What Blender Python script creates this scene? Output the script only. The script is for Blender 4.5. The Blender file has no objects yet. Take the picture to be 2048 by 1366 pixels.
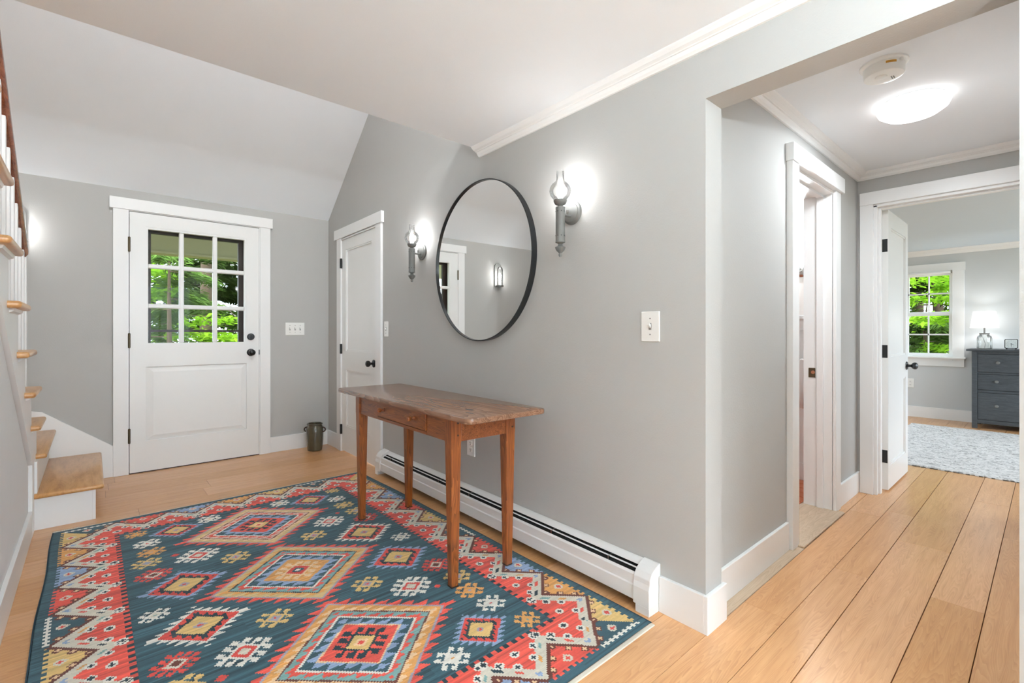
import bpy, bmesh, math, random
import numpy as np
from mathutils import Vector, Matrix

rnd = random.Random(7)
SC = bpy.context.scene
COL = SC.collection
PI = math.pi

# ------------------------------------------------------------------ camera
cam = bpy.data.objects.new('camera', bpy.data.cameras.new('camera'))
COL.objects.link(cam)
cam.data.sensor_width = 36.0
cam.data.lens = 952.07 / 2048 * 36.0
cam.data.shift_y = -16.5 / 2048
cam.data.clip_start = 0.02
cam.location = (0, 0, 1.089)
cam.rotation_euler = (PI / 2, 0, -math.radians(41.445))
SC.camera = cam

# ------------------------------------------------------------------ sky, sun, exposure
W = bpy.data.worlds.new('sky'); SC.world = W; W.use_nodes = True
bg = W.node_tree.nodes['Background']
bg.inputs['Color'].default_value = (0.76, 0.89, 1.0, 1)
bg.inputs['Strength'].default_value = 4.0
sun = bpy.data.objects.new('sun', bpy.data.lights.new('sun', 'SUN'))
sun.data.energy = 2.2; sun.data.angle = 0.05; sun.data.color = (1, 0.96, 0.88)
sun.rotation_euler = (math.radians(22), math.radians(-14), 0)
COL.objects.link(sun)
SC.view_settings.view_transform = 'Standard'
SC.view_settings.look = 'None'
SC.view_settings.exposure = 1.06
SC.view_settings.gamma = 1.0
SC.view_settings.use_curve_mapping = False
SC.cycles.use_denoising = True
SC.cycles.max_bounces = 10
SC.cycles.diffuse_bounces = 6
SC.cycles.transparent_max_bounces = 24
SC.cycles.sample_clamp_indirect = 6.0
LW = dict(sconce=1.05, lantern=0.9, hall=10.0, bath=22.0, table_lamp=2.0, fill_up=80.0, upper=75.0)

def portal(name, loc, rot, sx, sy):
    l = bpy.data.lights.new(name, 'AREA'); l.shape = 'RECTANGLE'; l.size = sx; l.size_y = sy
    l.cycles.is_portal = True
    o = bpy.data.objects.new(name, l); COL.objects.link(o); o.location = loc; o.rotation_euler = rot

# ------------------------------------------------------------------ materials
def srgb(r, g, b):
    f = lambda c: (c / 255) / 12.92 if c / 255 <= 0.04045 else ((c / 255 + 0.055) / 1.055) ** 2.4
    return (f(r), f(g), f(b), 1)

MATS = {}
def newmat(name):
    m = bpy.data.materials.new(name); m.use_nodes = True
    nt = m.node_tree; b = nt.nodes['Principled BSDF']
    MATS[name] = m
    return m, nt, b

def paint(name, c, rough=0.5, bump=0.0, scale=120.0, var=0.03, metal=0.0, vscale=6.0, spec=0.5, coat=0.0):
    m, nt, b = newmat(name)
    N = nt.nodes.new; L = nt.links.new
    geo = N('ShaderNodeNewGeometry')
    n = N('ShaderNodeTexNoise'); n.inputs['Scale'].default_value = vscale; n.inputs['Detail'].default_value = 4
    L(geo.outputs['Position'], n.inputs['Vector'])
    mx = N('ShaderNodeMix'); mx.data_type = 'RGBA'
    mx.inputs['A'].default_value = tuple(v * (1 - var) for v in c[:3]) + (1,)
    mx.inputs['B'].default_value = tuple(min(1, v * (1 + var)) for v in c[:3]) + (1,)
    L(n.outputs['Fac'], mx.inputs['Factor']); L(mx.outputs['Result'], b.inputs['Base Color'])
    b.inputs['Roughness'].default_value = rough; b.inputs['Metallic'].default_value = metal
    b.inputs['Specular IOR Level'].default_value = spec
    b.inputs['Coat Weight'].default_value = coat
    if bump:
        n2 = N('ShaderNodeTexNoise'); n2.inputs['Scale'].default_value = scale; n2.inputs['Detail'].default_value = 3
        L(geo.outputs['Position'], n2.inputs['Vector'])
        bp = N('ShaderNodeBump'); bp.inputs['Strength'].default_value = bump; bp.inputs['Distance'].default_value = 0.002
        L(n2.outputs['Fac'], bp.inputs['Height']); L(bp.outputs['Normal'], b.inputs['Normal'])
    return m

def wood(name, cols, rough, stretch, scale=9.0, vary=0.0, bump=0.05, rings=0.35, coat=0.0, knots=False, objspace=False, rf=26.0):
    """stretch: per-axis frequency; the grain runs along the axis with the smallest number"""
    m, nt, b = newmat(name)
    N = nt.nodes.new; L = nt.links.new
    if objspace:
        src = N('ShaderNodeTexCoord').outputs['Object']
    else:
        src = N('ShaderNodeNewGeometry').outputs['Position']
    info = N('ShaderNodeObjectInfo')
    mul = N('ShaderNodeVectorMath'); mul.operation = 'SCALE'; mul.inputs[0].default_value = (31.0, 17.0, 23.0)
    L(info.outputs['Random'], mul.inputs['Scale'])
    add = N('ShaderNodeVectorMath'); add.operation = 'ADD'
    L(src, add.inputs[0]); L(mul.outputs[0], add.inputs[1])
    mp = N('ShaderNodeMapping'); mp.inputs['Scale'].default_value = stretch
    L(add.outputs[0], mp.inputs['Vector'])
    n1 = N('ShaderNodeTexNoise'); n1.inputs['Scale'].default_value = scale; n1.inputs['Detail'].default_value = 7; n1.inputs['Roughness'].default_value = 0.62
    L(mp.outputs[0], n1.inputs['Vector'])
    n2 = N('ShaderNodeTexNoise'); n2.inputs['Scale'].default_value = scale * 0.22; n2.inputs['Detail'].default_value = 2
    L(mp.outputs[0], n2.inputs['Vector'])
    # growth rings: contour lines of a stretched low noise
    mm = N('ShaderNodeMath'); mm.operation = 'MULTIPLY'; mm.inputs[1].default_value = rf
    L(n2.outputs['Fac'], mm.inputs[0])
    fr = N('ShaderNodeMath'); fr.operation = 'FRACT'; L(mm.outputs[0], fr.inputs[0])
    mixf = N('ShaderNodeMix'); mixf.data_type = 'FLOAT'; mixf.inputs['Factor'].default_value = rings
    L(n1.outputs['Fac'], mixf.inputs['A']); L(fr.outputs[0], mixf.inputs['B'])
    cr = N('ShaderNodeValToRGB')
    cr.color_ramp.elements[0].position = 0.22; cr.color_ramp.elements[0].color = cols[0]
    cr.color_ramp.elements[1].position = 0.78; cr.color_ramp.elements[1].color = cols[-1]
    if len(cols) == 3:
        e = cr.color_ramp.elements.new(0.5); e.color = cols[1]
    L(mixf.outputs['Result'], cr.inputs['Fac'])
    out = cr.outputs['Color']
    if knots:
        vo = N('ShaderNodeTexVoronoi'); vo.inputs['Scale'].default_value = 5.0
        mp2 = N('ShaderNodeMapping'); mp2.inputs['Scale'].default_value = knots
        L(add.outputs[0], mp2.inputs['Vector']); L(mp2.outputs[0], vo.inputs['Vector'])
        lt = N('ShaderNodeMapRange'); lt.inputs['From Min'].default_value = 0.05; lt.inputs['From Max'].default_value = 0.11
        lt.inputs['To Min'].default_value = 0.75; lt.inputs['To Max'].default_value = 0.0
        L(vo.outputs['Distance'], lt.inputs['Value'])
        mk = N('ShaderNodeMix'); mk.data_type = 'RGBA'; mk.inputs['B'].default_value = tuple(v * 0.22 for v in cols[0][:3]) + (1,)
        L(lt.outputs['Result'], mk.inputs['Factor']); L(out, mk.inputs['A']); out = mk.outputs['Result']
    if vary:
        hs = N('ShaderNodeHueSaturation')
        mr = N('ShaderNodeMapRange'); mr.inputs['To Min'].default_value = 1 - vary; mr.inputs['To Max'].default_value = 1 + vary
        L(info.outputs['Random'], mr.inputs['Value']); L(mr.outputs['Result'], hs.inputs['Value'])
        mr2 = N('ShaderNodeMapRange'); mr2.inputs['To Min'].default_value = 1 + vary * 0.7; mr2.inputs['To Max'].default_value = 1 - vary * 0.7
        L(info.outputs['Random'], mr2.inputs['Value']); L(mr2.outputs['Result'], hs.inputs['Saturation'])
        L(out, hs.inputs['Color']); out = hs.outputs['Color']
    L(out, b.inputs['Base Color'])
    b.inputs['Roughness'].default_value = rough
    b.inputs['Coat Weight'].default_value = coat; b.inputs['Coat Roughness'].default_value = 0.25
    bp = N('ShaderNodeBump'); bp.inputs['Strength'].default_value = bump; bp.inputs['Distance'].default_value = 0.001
    L(n1.outputs['Fac'], bp.inputs['Height']); L(bp.outputs['Normal'], b.inputs['Normal'])
    return m

def glass(name, tint=(1, 1, 1), refl=0.1, rim=0.0):
    m, nt, b = newmat(name); nt.nodes.remove(b)
    N = nt.nodes.new; L = nt.links.new
    out = nt.nodes['Material Output']
    tr = N('ShaderNodeBsdfTransparent'); tr.inputs['Color'].default_value = tint + (1,)
    gl = N('ShaderNodeBsdfGlossy'); gl.inputs['Roughness'].default_value = 0.02
    lw = N('ShaderNodeLayerWeight'); lw.inputs['Blend'].default_value = 0.35
    mr = N('ShaderNodeMapRange'); mr.inputs['To Min'].default_value = refl * 0.3; mr.inputs['To Max'].default_value = min(1, refl * 4 + rim)
    L(lw.outputs['Fresnel'], mr.inputs['Value'])
    mx = N('ShaderNodeMixShader'); L(mr.outputs['Result'], mx.inputs[0]); L(tr.outputs[0], mx.inputs[1]); L(gl.outputs[0], mx.inputs[2])
    L(mx.outputs[0], out.inputs['Surface'])
    return m

def emit(name, c, strength):
    m, nt, b = newmat(name)
    b.inputs['Base Color'].default_value = (0.9, 0.9, 0.9, 1)
    b.inputs['Emission Color'].default_value = c; b.inputs['Emission Strength'].default_value = strength
    return m

def glow(name, c, strength, clear):
    """glowing glass: emits and lets the light of the lamp inside through"""
    m, nt, b = newmat(name); nt.nodes.remove(b)
    N = nt.nodes.new; L = nt.links.new
    e = N('ShaderNodeEmission'); e.inputs['Color'].default_value = c; e.inputs['Strength'].default_value = strength
    t = N('ShaderNodeBsdfTransparent'); t.inputs['Color'].default_value = (clear, clear, clear, 1)
    a = N('ShaderNodeAddShader'); L(e.outputs[0], a.inputs[0]); L(t.outputs[0], a.inputs[1])
    L(a.outputs[0], nt.nodes['Material Output'].inputs['Surface'])
    return m

def leafmat(name, c, c2, trans=0.45):
    m, nt, b = newmat(name); nt.nodes.remove(b)
    N = nt.nodes.new; L = nt.links.new
    out = nt.nodes['Material Output']
    geo = N('ShaderNodeNewGeometry')
    n = N('ShaderNodeTexNoise'); n.inputs['Scale'].default_value = 2.3; n.inputs['Detail'].default_value = 3
    L(geo.outputs['Position'], n.inputs['Vector'])
    mx = N('ShaderNodeMix'); mx.data_type = 'RGBA'; mx.inputs['A'].default_value = c; mx.inputs['B'].default_value = c2
    L(n.outputs['Fac'], mx.inputs['Factor'])
    d = N('ShaderNodeBsdfDiffuse'); t = N('ShaderNodeBsdfTranslucent')
    L(mx.outputs['Result'], d.inputs['Color']); L(mx.outputs['Result'], t.inputs['Color'])
    ms = N('ShaderNodeMixShader'); ms.inputs[0].default_value = trans
    L(d.outputs[0], ms.inputs[1]); L(t.outputs[0], ms.inputs[2]); L(ms.outputs[0], out.inputs['Surface'])
    return m

WALL = paint('wall_paint_grey', srgb(184, 183, 180), 0.75, 0.25, 160, 0.015, spec=0.25)
WALLB = paint('bedroom_wall_paint', srgb(206, 208, 208), 0.75, 0.2, 160, 0.015, spec=0.25)
WALLP = paint('pale_wall_tone', srgb(230, 232, 232), 0.75, 0.2, 160, 0.015, spec=0.25)  # paler colour than the grey walls, for the wall under the stairs
BATHW = paint('bathroom_wall_paint', srgb(243, 236, 231), 0.7, 0.1, 160, 0.015, spec=0.25)
WHITE = paint('white_trim_paint', srgb(238, 238, 237), 0.35, 0.06, 60, 0.01)
CEIL = paint('ceiling_paint', srgb(237, 241, 245), 0.8, 0.12, 180, 0.012, spec=0.2)
CEILB = paint('bedroom_ceiling_cool_cast', srgb(208, 219, 228), 0.8, 0.12, 180, 0.012, spec=0.2)  # cool cast of the daylight put into the ceiling colour
DOORW = paint('door_white_paint', srgb(236, 236, 234), 0.32, 0.05, 70, 0.012)
SOFF = paint('porch_olive_paint', srgb(168, 168, 132), 0.6, 0.1, 40, 0.03)
BLACK = paint('black_metal', srgb(22, 22, 23), 0.3, 0.05, 200, 0.05)
BLACKS = paint('satin_black_frame', srgb(26, 28, 30), 0.28, 0.0, 200, 0.05)
DARKBR = paint('dark_brown_paint', srgb(44, 26, 18), 0.5, 0.1, 60, 0.1)
BRONZE = paint('aged_bronze', srgb(96, 84, 66), 0.4, 0.1, 200, 0.15, metal=0.8)
PEWTER = paint('weathered_pewter', srgb(118, 118, 115), 0.6, 0.3, 260, 0.16, vscale=40, metal=0.25)
CHROME = paint('polished_nickel', srgb(205, 203, 200), 0.15, 0, 10, 0.02, metal=1.0)
COPPER = paint('copper', srgb(196, 140, 108), 0.3, 0.1, 100, 0.1, metal=0.9)
PLAST = paint('white_plastic', srgb(238, 237, 233), 0.3, 0, 10, 0.01)
HEATW = paint('heater_enamel', srgb(232, 231, 229), 0.3, 0.04, 80, 0.01)
DARK = paint('dark_gap', srgb(24, 22, 20), 0.9, 0, 10, 0.1)
SUBF = paint('subfloor_dark', srgb(96, 60, 34), 0.9, 0, 10, 0.1)
CERAM = paint('green_glazed_stoneware', srgb(78, 75, 60), 0.16, 0.25, 60, 0.22, vscale=18, coat=0.6)
CERAMD = paint('brown_glaze', srgb(58, 42, 34), 0.2, 0.2, 60, 0.2, coat=0.5)
DRESS = wood('blue_grey_stained_pine', [srgb(54, 58, 61), srgb(69, 73, 77), srgb(84, 88, 92)], 0.5, (3, 1.0, 9), 10, 0.06, 0.08, 0.15)
LIDW = paint('grey_wood_lid', srgb(110, 106, 102), 0.6, 0.1, 60, 0.1)
CLOTH = paint('white_towel', srgb(240, 238, 236), 0.9, 0.8, 400, 0.04)
SHADE = glow('lit_lamp_shade', (1.0, 0.98, 0.95, 1), 0.9, 0.25)
DOMEM = glow('lit_dome_glass', (1.0, 0.99, 0.975, 1), 0.9, 0.8)
BULBM = glow('lit_bulb', (1.0, 0.98, 0.95, 1), 6.0, 0.9)
FROST = glow('lit_frosted_shade', (1.0, 0.97, 0.93, 1), 1.0, 0.5)
GLASS = glass('clear_lamp_glass', (0.96, 0.96, 0.96), 0.12, 0.4)
PANE = glass('window_pane_glass', (0.98, 0.99, 0.98), 0.012)
JARG = glass('ribbed_jar_glass', (0.90, 0.91, 0.90), 0.14, 0.3)
YEL = paint('amber_label', srgb(196, 140, 40), 0.5, 0, 10, 0.1)
GREYP = paint('grey_print', srgb(120, 120, 118), 0.5, 0, 10, 0.05)
OAK = wood('oak_floor', [srgb(190, 134, 86), srgb(211, 157, 106), srgb(224, 173, 122)], 0.36, (0.6, 8.5, 8.5), 6.0, 0.085, 0.06, 0.21, coat=0.35, rf=44.0)
OAKG = wood('grey_filler_board', [srgb(172, 148, 122), srgb(194, 170, 144), srgb(208, 186, 160)], 0.45, (0.9, 9, 9), 6.0, 0.05, 0.06, 0.2)
TREAD = wood('oak_stair_tread', [srgb(172, 118, 66), srgb(206, 154, 98), srgb(220, 172, 118)], 0.3, (7, 0.9, 7), 5.0, 0.06, 0.04, 0.1, coat=0.2)
RAILW = wood('stained_handrail_wood', [srgb(92, 44, 24), srgb(134, 70, 40), srgb(160, 92, 58)], 0.25, (9, 1, 9), 6.0, 0.03, 0.04, 0.2, coat=0.4)
PINE = wood('stained_pine_leg', [srgb(74, 34, 13), srgb(138, 74, 31), srgb(168, 97, 46)], 0.3, (14, 14, 1.1), 5.0, 0.05, 0.04, 0.3, coat=0.15, objspace=True)
PINEY = wood('stained_pine_apron', [srgb(78, 38, 16), srgb(134, 74, 35), srgb(162, 95, 50)], 0.32, (14, 1.1, 14), 5.0, 0.05, 0.04, 0.32, coat=0.15, objspace=True)
PINET = wood('stained_pine_top', [srgb(88, 56, 38), srgb(132, 94, 70), srgb(158, 120, 94)], 0.26, (9, 0.9, 9), 5.0, 0.05, 0.05, 0.3, coat=0.25, knots=(1.5, 0.62, 0.0), objspace=True)
BARK = paint('tree_bark', srgb(84, 68, 52), 0.9, 1.0, 30, 0.3, vscale=12)
LEAF1 = leafmat('maple_leaf', srgb(84, 142, 20), srgb(164, 200, 62))
LEAF2 = leafmat('hemlock_needle', srgb(36, 52, 26), srgb(74, 94, 42), 0.25)
LEAF3 = leafmat('pale_hemlock_tip', srgb(76, 110, 44), srgb(122, 148, 78), 0.35)
GROUND = paint('forest_ground', srgb(112, 104, 66), 0.95, 0.5, 20, 0.35, vscale=3)
TILE = paint('terracotta_tile', srgb(190, 104, 62), 0.4, 0.2, 60, 0.2, vscale=30)
GROUT = paint('pale_grout', srgb(196, 176, 160), 0.9, 0.2, 60, 0.1)
SIDING = paint('exterior_siding', srgb(150, 150, 130), 0.7, 0.1, 40, 0.05)
MIRR, _nt, _b = newmat('mirror_glass')
_b.inputs['Base Color'].default_value = (0.93, 0.94, 0.93, 1); _b.inputs['Metallic'].default_value = 1; _b.inputs['Roughness'].default_value = 0.0

# ------------------------------------------------------------------ mesh helpers
class MB:
    def __init__(s): s.v = []; s.f = []
    def add(s, vs, fs):
        n = len(s.v); s.v += [tuple(p) for p in vs]; s.f += [tuple(i + n for i in f) for f in fs]; return s
    def box(s, x0, x1, y0, y1, z0, z1):
        x0, x1 = min(x0, x1), max(x0, x1); y0, y1 = min(y0, y1), max(y0, y1); z0, z1 = min(z0, z1), max(z0, z1)
        return s.add([(x0,y0,z0),(x1,y0,z0),(x1,y1,z0),(x0,y1,z0),(x0,y0,z1),(x1,y0,z1),(x1,y1,z1),(x0,y1,z1)],
                     [(3,2,1,0),(4,5,6,7),(0,1,5,4),(1,2,6,5),(2,3,7,6),(3,0,4,7)])
    def prism(s, poly, axis, a, b):
        """poly in the two other axes (in xyz order), extruded along axis from a to b"""
        P = lambda p, t: {'x': (t, p[0], p[1]), 'y': (p[0], t, p[1]), 'z': (p[0], p[1], t)}[axis]
        n = len(poly)
        vs = [P(p, a) for p in poly] + [P(p, b) for p in poly]
        return s.add(vs, [tuple(range(n))[::-1], tuple(range(n, 2 * n))] + [(i, (i + 1) % n, n + (i + 1) % n, n + i) for i in range(n)])
    def lathe(s, prof, n=32, c=(0, 0, 0), axis='z', caps=True):
        """prof: list of (r, h) along the axis"""
        vs = []; fs = []
        for r, h in prof:
            for k in range(n):
                a = 2 * PI * k / n; p, q = r * math.cos(a), r * math.sin(a)
                o = {'z': (p, q, h), 'x': (h, p, q), 'y': (q, h, p)}[axis]
                vs.append((c[0] + o[0], c[1] + o[1], c[2] + o[2]))
        m = len(prof)
        for j in range(m - 1):
            for k in range(n):
                k2 = (k + 1) % n
                fs.append((j*n+k, j*n+k2, (j+1)*n+k2, (j+1)*n+k))
        if caps:
            if prof[0][0] > 1e-4: fs.append(tuple(range(n))[::-1])
            if prof[-1][0] > 1e-4: fs.append(tuple((m-1)*n + k for k in range(n)))
        return s.add(vs, fs)
    def tube(s, pts, r, n=10):
        pts = [Vector(p) for p in pts]; rs = r if isinstance(r, (list, tuple)) else [r] * len(pts)
        vs = []; fs = []; up = None
        for i, p in enumerate(pts):
            t = (pts[min(i+1, len(pts)-1)] - pts[max(i-1, 0)]).normalized()
            if up is None: up = t.orthogonal().normalized()
            up = (up - t * up.dot(t)).normalized(); w = t.cross(up)
            for k in range(n):
                a = 2 * PI * k / n; vs.append(p + (up * math.cos(a) + w * math.sin(a)) * rs[i])
        for i in range(len(pts) - 1):
            for k in range(n):
                k2 = (k+1) % n; fs.append((i*n+k, i*n+k2, (i+1)*n+k2, (i+1)*n+k))
        fs.append(tuple(range(n))[::-1]); fs.append(tuple((len(pts)-1)*n + k for k in range(n)))
        return s.add(vs, fs)
    def ball(s, c, r, n=16, m=10, sz=1.0):
        return s.lathe([(max(1e-5, r*math.sin(PI*j/m)), -r*sz*math.cos(PI*j/m)) for j in range(m+1)], n, c, caps=False)
    def build(s, name, mat, parent=None, smooth=False, bevel=0.0, seg=1, loc=None, rz=0.0, **tags):
        me = bpy.data.meshes.new(name); me.from_pydata(s.v, [], s.f); me.update()
        bm = bmesh.new(); bm.from_mesh(me)
        bmesh.ops.remove_doubles(bm, verts=bm.verts, dist=1e-5)
        bmesh.ops.recalc_face_normals(bm, faces=bm.faces)
        if bevel:
            ed = [e for e in bm.edges if len(e.link_faces) == 2 and e.calc_face_angle(0) > 0.5]
            bmesh.ops.bevel(bm, geom=ed, offset=bevel, segments=seg, affect='EDGES', profile=0.5, clamp_overlap=True)
        if smooth:
            for f in bm.faces: f.smooth = True
            for e in bm.edges:
                if len(e.link_faces) == 2 and e.calc_face_angle(0) > 0.7: e.smooth = False
        bm.to_mesh(me); bm.free()
        me.materials.append(mat)
        o = bpy.data.objects.new(name, me); COL.objects.link(o)
        if parent is not None: o.parent = parent
        if loc is not None: o.location = loc
        o.rotation_euler.z = rz
        for k, v in tags.items(): o[k] = v
        return o

def thing(name, label, cat, loc=(0, 0, 0), rz=0.0, group=None, kind=None):
    o = bpy.data.objects.new(name, None); COL.objects.link(o)
    o.empty_display_size = 0.05
    o.location = loc; o.rotation_euler.z = rz; o['label'] = label; o['category'] = cat
    if group: o['group'] = group
    if kind: o['kind'] = kind
    return o

def struct(mb, name, mat, label, cat=None, **kw):
    o = mb.build(name, mat, **kw); o['kind'] = 'structure'; o['label'] = label
    if cat: o['category'] = cat
    return o

def bulb_light(name, loc, watts, parent=None, r=0.025, c=(0.97, 0.985, 1.0)):
    l = bpy.data.lights.new(name, 'POINT'); l.energy = watts; l.shadow_soft_size = r; l.color = c
    o = bpy.data.objects.new(name, l); COL.objects.link(o); o.location = loc
    if parent is not None: o.parent = parent
    return o

KS = 0.0207                                 # the mirror wall runs slightly out of square
def MX(s): return 1.6557 + KS * s           # x of the mirror wall's face at y = s
ZC = 2.161; YE = 2.21; YW = 4.724; HY = 0.885; HX = 3.965

# ================================================================== STRUCTURE
# ---- mirror wall (to the right), with closet opening
mb = MB()
def mwall(s0, s1, z0, z1, t=0.124):
    mb.add([(MX(s0),s0,z0),(MX(s0)+t,s0,z0),(MX(s1)+t,s1,z0),(MX(s1),s1,z0),(MX(s0),s0,z1),(MX(s0)+t,s0,z1),(MX(s1)+t,s1,z1),(MX(s1),s1,z1)],
           [(3,2,1,0),(4,5,6,7),(0,1,5,4),(1,2,6,5),(2,3,7,6),(3,0,4,7)])
mwall(0.831, 3.60, 0, ZC); mwall(2.2, 3.60, ZC, 4.75); mwall(4.35, 4.86, 0, 4.75); mwall(3.60, 4.35, 1.955, 4.75)
mwall(0.3, 2.2, ZC + 0.25, 4.75)
struct(mb, 'wall_right', WALL, 'grey painted wall carrying the round mirror and sconces')
mb = MB(); mwall(0.05, 0.831, 1.9425, ZC); mwall(-2.7, 0.05, 0, ZC)
struct(mb, 'wall_front', WALL, 'grey wall and header around the hallway opening')
# ---- exit wall
mb = MB()
for a in ((-1.3, 0.209, 0, 2.4), (1.133, 1.85, 0, 2.4), (0.209, 1.133, 2.04, 2.4)):
    mb.box(a[0], a[1], YW, YW + 0.14, a[2], a[3])
struct(mb, 'wall_back', WALL, 'grey wall holding the glazed entry door')
# ---- left wall under the stair, stairwell wall, rear wall
def zb(y): return 0.385 + 0.70 * (3.555 - y)
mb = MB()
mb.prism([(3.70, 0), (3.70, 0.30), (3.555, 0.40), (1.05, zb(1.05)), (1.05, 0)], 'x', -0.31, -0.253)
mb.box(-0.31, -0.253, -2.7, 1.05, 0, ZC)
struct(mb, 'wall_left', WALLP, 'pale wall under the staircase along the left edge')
struct(MB().box(-1.30, -1.20, -0.4, 4.86, 0, 4.75), 'wall_stairwell', WALL, 'grey wall on the far side of the stairs')
struct(MB().box(-1.3, 1.9, 0.2, 0.3, ZC + 0.25, 4.75), 'wall_upper', WALL, 'wall of the upper landing above the entry')
mb = MB()
for a in ((-0.31, -0.2, 0, ZC), (1.58, 1.75, 0, ZC), (-0.2, 1.58, 2.05, ZC)):
    mb.box(a[0], a[1], -2.8, -2.7, a[2], a[3])
struct(mb, 'wall_rear', WALL, 'grey wall behind the camera around an added opening for sky light')  # unglazed opening out of view, added to light slope and exit wall
portal('portal_rear', (0.69, -2.69, 1.03), (PI / 2, 0, PI), 1.78, 2.05)
# ---- ceilings
mb = MB(); mb.box(-0.253, 1.9, -2.8, YE, ZC, ZC + 0.25)
struct(mb, 'ceiling', CEIL, 'flat white ceiling over the entry')
mb = MB(); sl = 0.758
mb.prism([(YW + 0.16, 2.20 - sl * 0.16), (1.38, 2.20 + sl * (YW - 1.38)), (1.38, 2.20 + sl * (YW - 1.38) + 0.15), (YW + 0.16, 2.20 - sl * 0.16 + 0.15)], 'x', -1.3, 1.95)
mb.box(-1.3, 1.95, 0.2, 1.40, 4.73, 4.85)
struct(mb, 'ceiling_slope', CEIL, 'white sloped ceiling rising above the entry door')
# ---- hallway shell
mb = MB()
for a in ((1.79, 2.72, 0, 2.178), (3.39, HX, 0, 2.178), (2.72, 3.39, 1.95, 2.178)):
    mb.box(a[0], a[1], HY, 1.03, a[2], a[3])
struct(mb, 'wall_hall_left', WALL, 'grey hallway wall around the bathroom doorway')
mb = MB()
for a in ((0.79, 2.9, 0, 2.4), (-2.0, 0.04, 0, 2.4), (0.04, 0.79, 1.955, 2.4)):
    mb.box(HX, 4.09, a[0], a[1], a[2], a[3])
struct(mb, 'wall_hall_end', WALL, 'grey hallway end wall around the bedroom doorway')
struct(MB().box(1.79, HX, -0.15, -0.03, 0, 2.3), 'wall_hall_right', WALL, 'grey right wall of the hallway')
struct(MB().box(1.78, HX + 0.02, -0.15, 1.0, 2.178, 2.3), 'ceiling_hall', CEIL, 'white hallway ceiling with smoke alarm and dome light')
# ---- bathroom shell
struct(MB().box(1.79, 1.85, 1.03, 2.9, 0, 2.3), 'wall_bathroom_near', BATHW, 'pale wall of the bathroom')
struct(MB().box(1.79, HX, 2.8, 2.9, 0, 2.3), 'wall_bathroom_back', BATHW, 'pale back wall of the bathroom')
struct(MB().box(HX - 0.012, HX - 0.001, 1.03, 2.8, 1.1, 2.3), 'wall_bathroom_far', BATHW, 'pale pink bathroom wall above the white wainscot')
struct(MB().box(1.79, HX, 1.02, 2.9, 2.18, 2.3), 'ceiling_bathroom', CEIL, 'white bathroom ceiling')
# ---- bedroom shell
BX = 8.06
mb = MB()
for a in ((-2.0, 0.80, 0, 2.4), (1.505, 2.9, 0, 2.4), (0.80, 1.505, 0, 0.78), (0.80, 1.505, 1.87, 2.4)):
    mb.box(BX, BX + 0.14, a[0], a[1], a[2], a[3])
struct(mb, 'wall_bedroom_back', WALLB, 'pale grey bedroom wall with the window')
mb = MB()
for a in ((4.09, 4.5, 0, 2.4), (7.7, BX + .14, 0, 2.4), (4.5, 7.7, 0, 0.5), (4.5, 7.7, 2.0, 2.4)):
    mb.box(a[0], a[1], -2.1, -2.0, a[2], a[3])
struct(mb, 'wall_bedroom_right', WALLB, 'pale grey bedroom wall with an unseen window opening, widened for daylight')  # unseen window opening, enlarged to bring in more daylight
mb = MB()
for a in ((4.09, 5.0, 0, 2.4), (7.4, BX + .14, 0, 2.4), (5.0, 7.4, 0, 0.6), (5.0, 7.4, 2.0, 2.4)):
    mb.box(a[0], a[1], 2.9, 3.0, a[2], a[3])
struct(mb, 'wall_bedroom_left', WALLB, 'pale grey bedroom wall with an added opening for more daylight')  # unseen opening added to brighten the bedroom
portal('portal_bedroom_left', (6.2, 2.89, 1.3), (PI / 2, 0, 0), 2.4, 1.4)
struct(MB().box(4.05, BX + .14, -2.1, 3.0, 2.15, 2.4), 'ceiling_bedroom', CEILB, 'bedroom ceiling with cool daylight tint in its colour')
portal('portal_bedroom', (6.1, -2.01, 1.25), (PI / 2, 0, PI), 3.2, 1.5)

# ---- floors
FL = struct(MB().box(-1.3, BX, -2.8, 4.80, -0.16, -0.012), 'floor', SUBF, 'wide plank oak floor of the entry, hallway and bedroom')
seams = [-2.70, -2.51, -2.33, -2.12, -1.93, -1.75, -1.54, -1.38, -1.19, -0.99, -0.80, -0.62, -0.41, -0.22, -0.02, 0.170, 0.330, 0.537, 0.668, 0.824]
y = 0.824
for wdt in (0.17, 0.20, 0.15, 0.21, 0.18, 0.14, 0.20, 0.19, 0.22, 0.17, 0.20, 0.15, 0.21, 0.18, 0.16, 0.20, 0.19, 0.20, 0.19, 0.18, 0.17, 0.17):
    y += wdt; seams.append(round(y, 3))
fixed = {16: [1.10, 3.187], 17: [3.662, 1.05], 18: [1.983], 19: [2.812], 15: [2.597, 0.7]}
def plank(x0, x1, y0, y1, gap):
    mb = MB().box(x0 + 0.0006, x1 - 0.0006, y0 + gap / 2, y1 - gap / 2, -0.012, 0.0)
    mb.build('plank', OAK, FL, bevel=0.0006)
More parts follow.
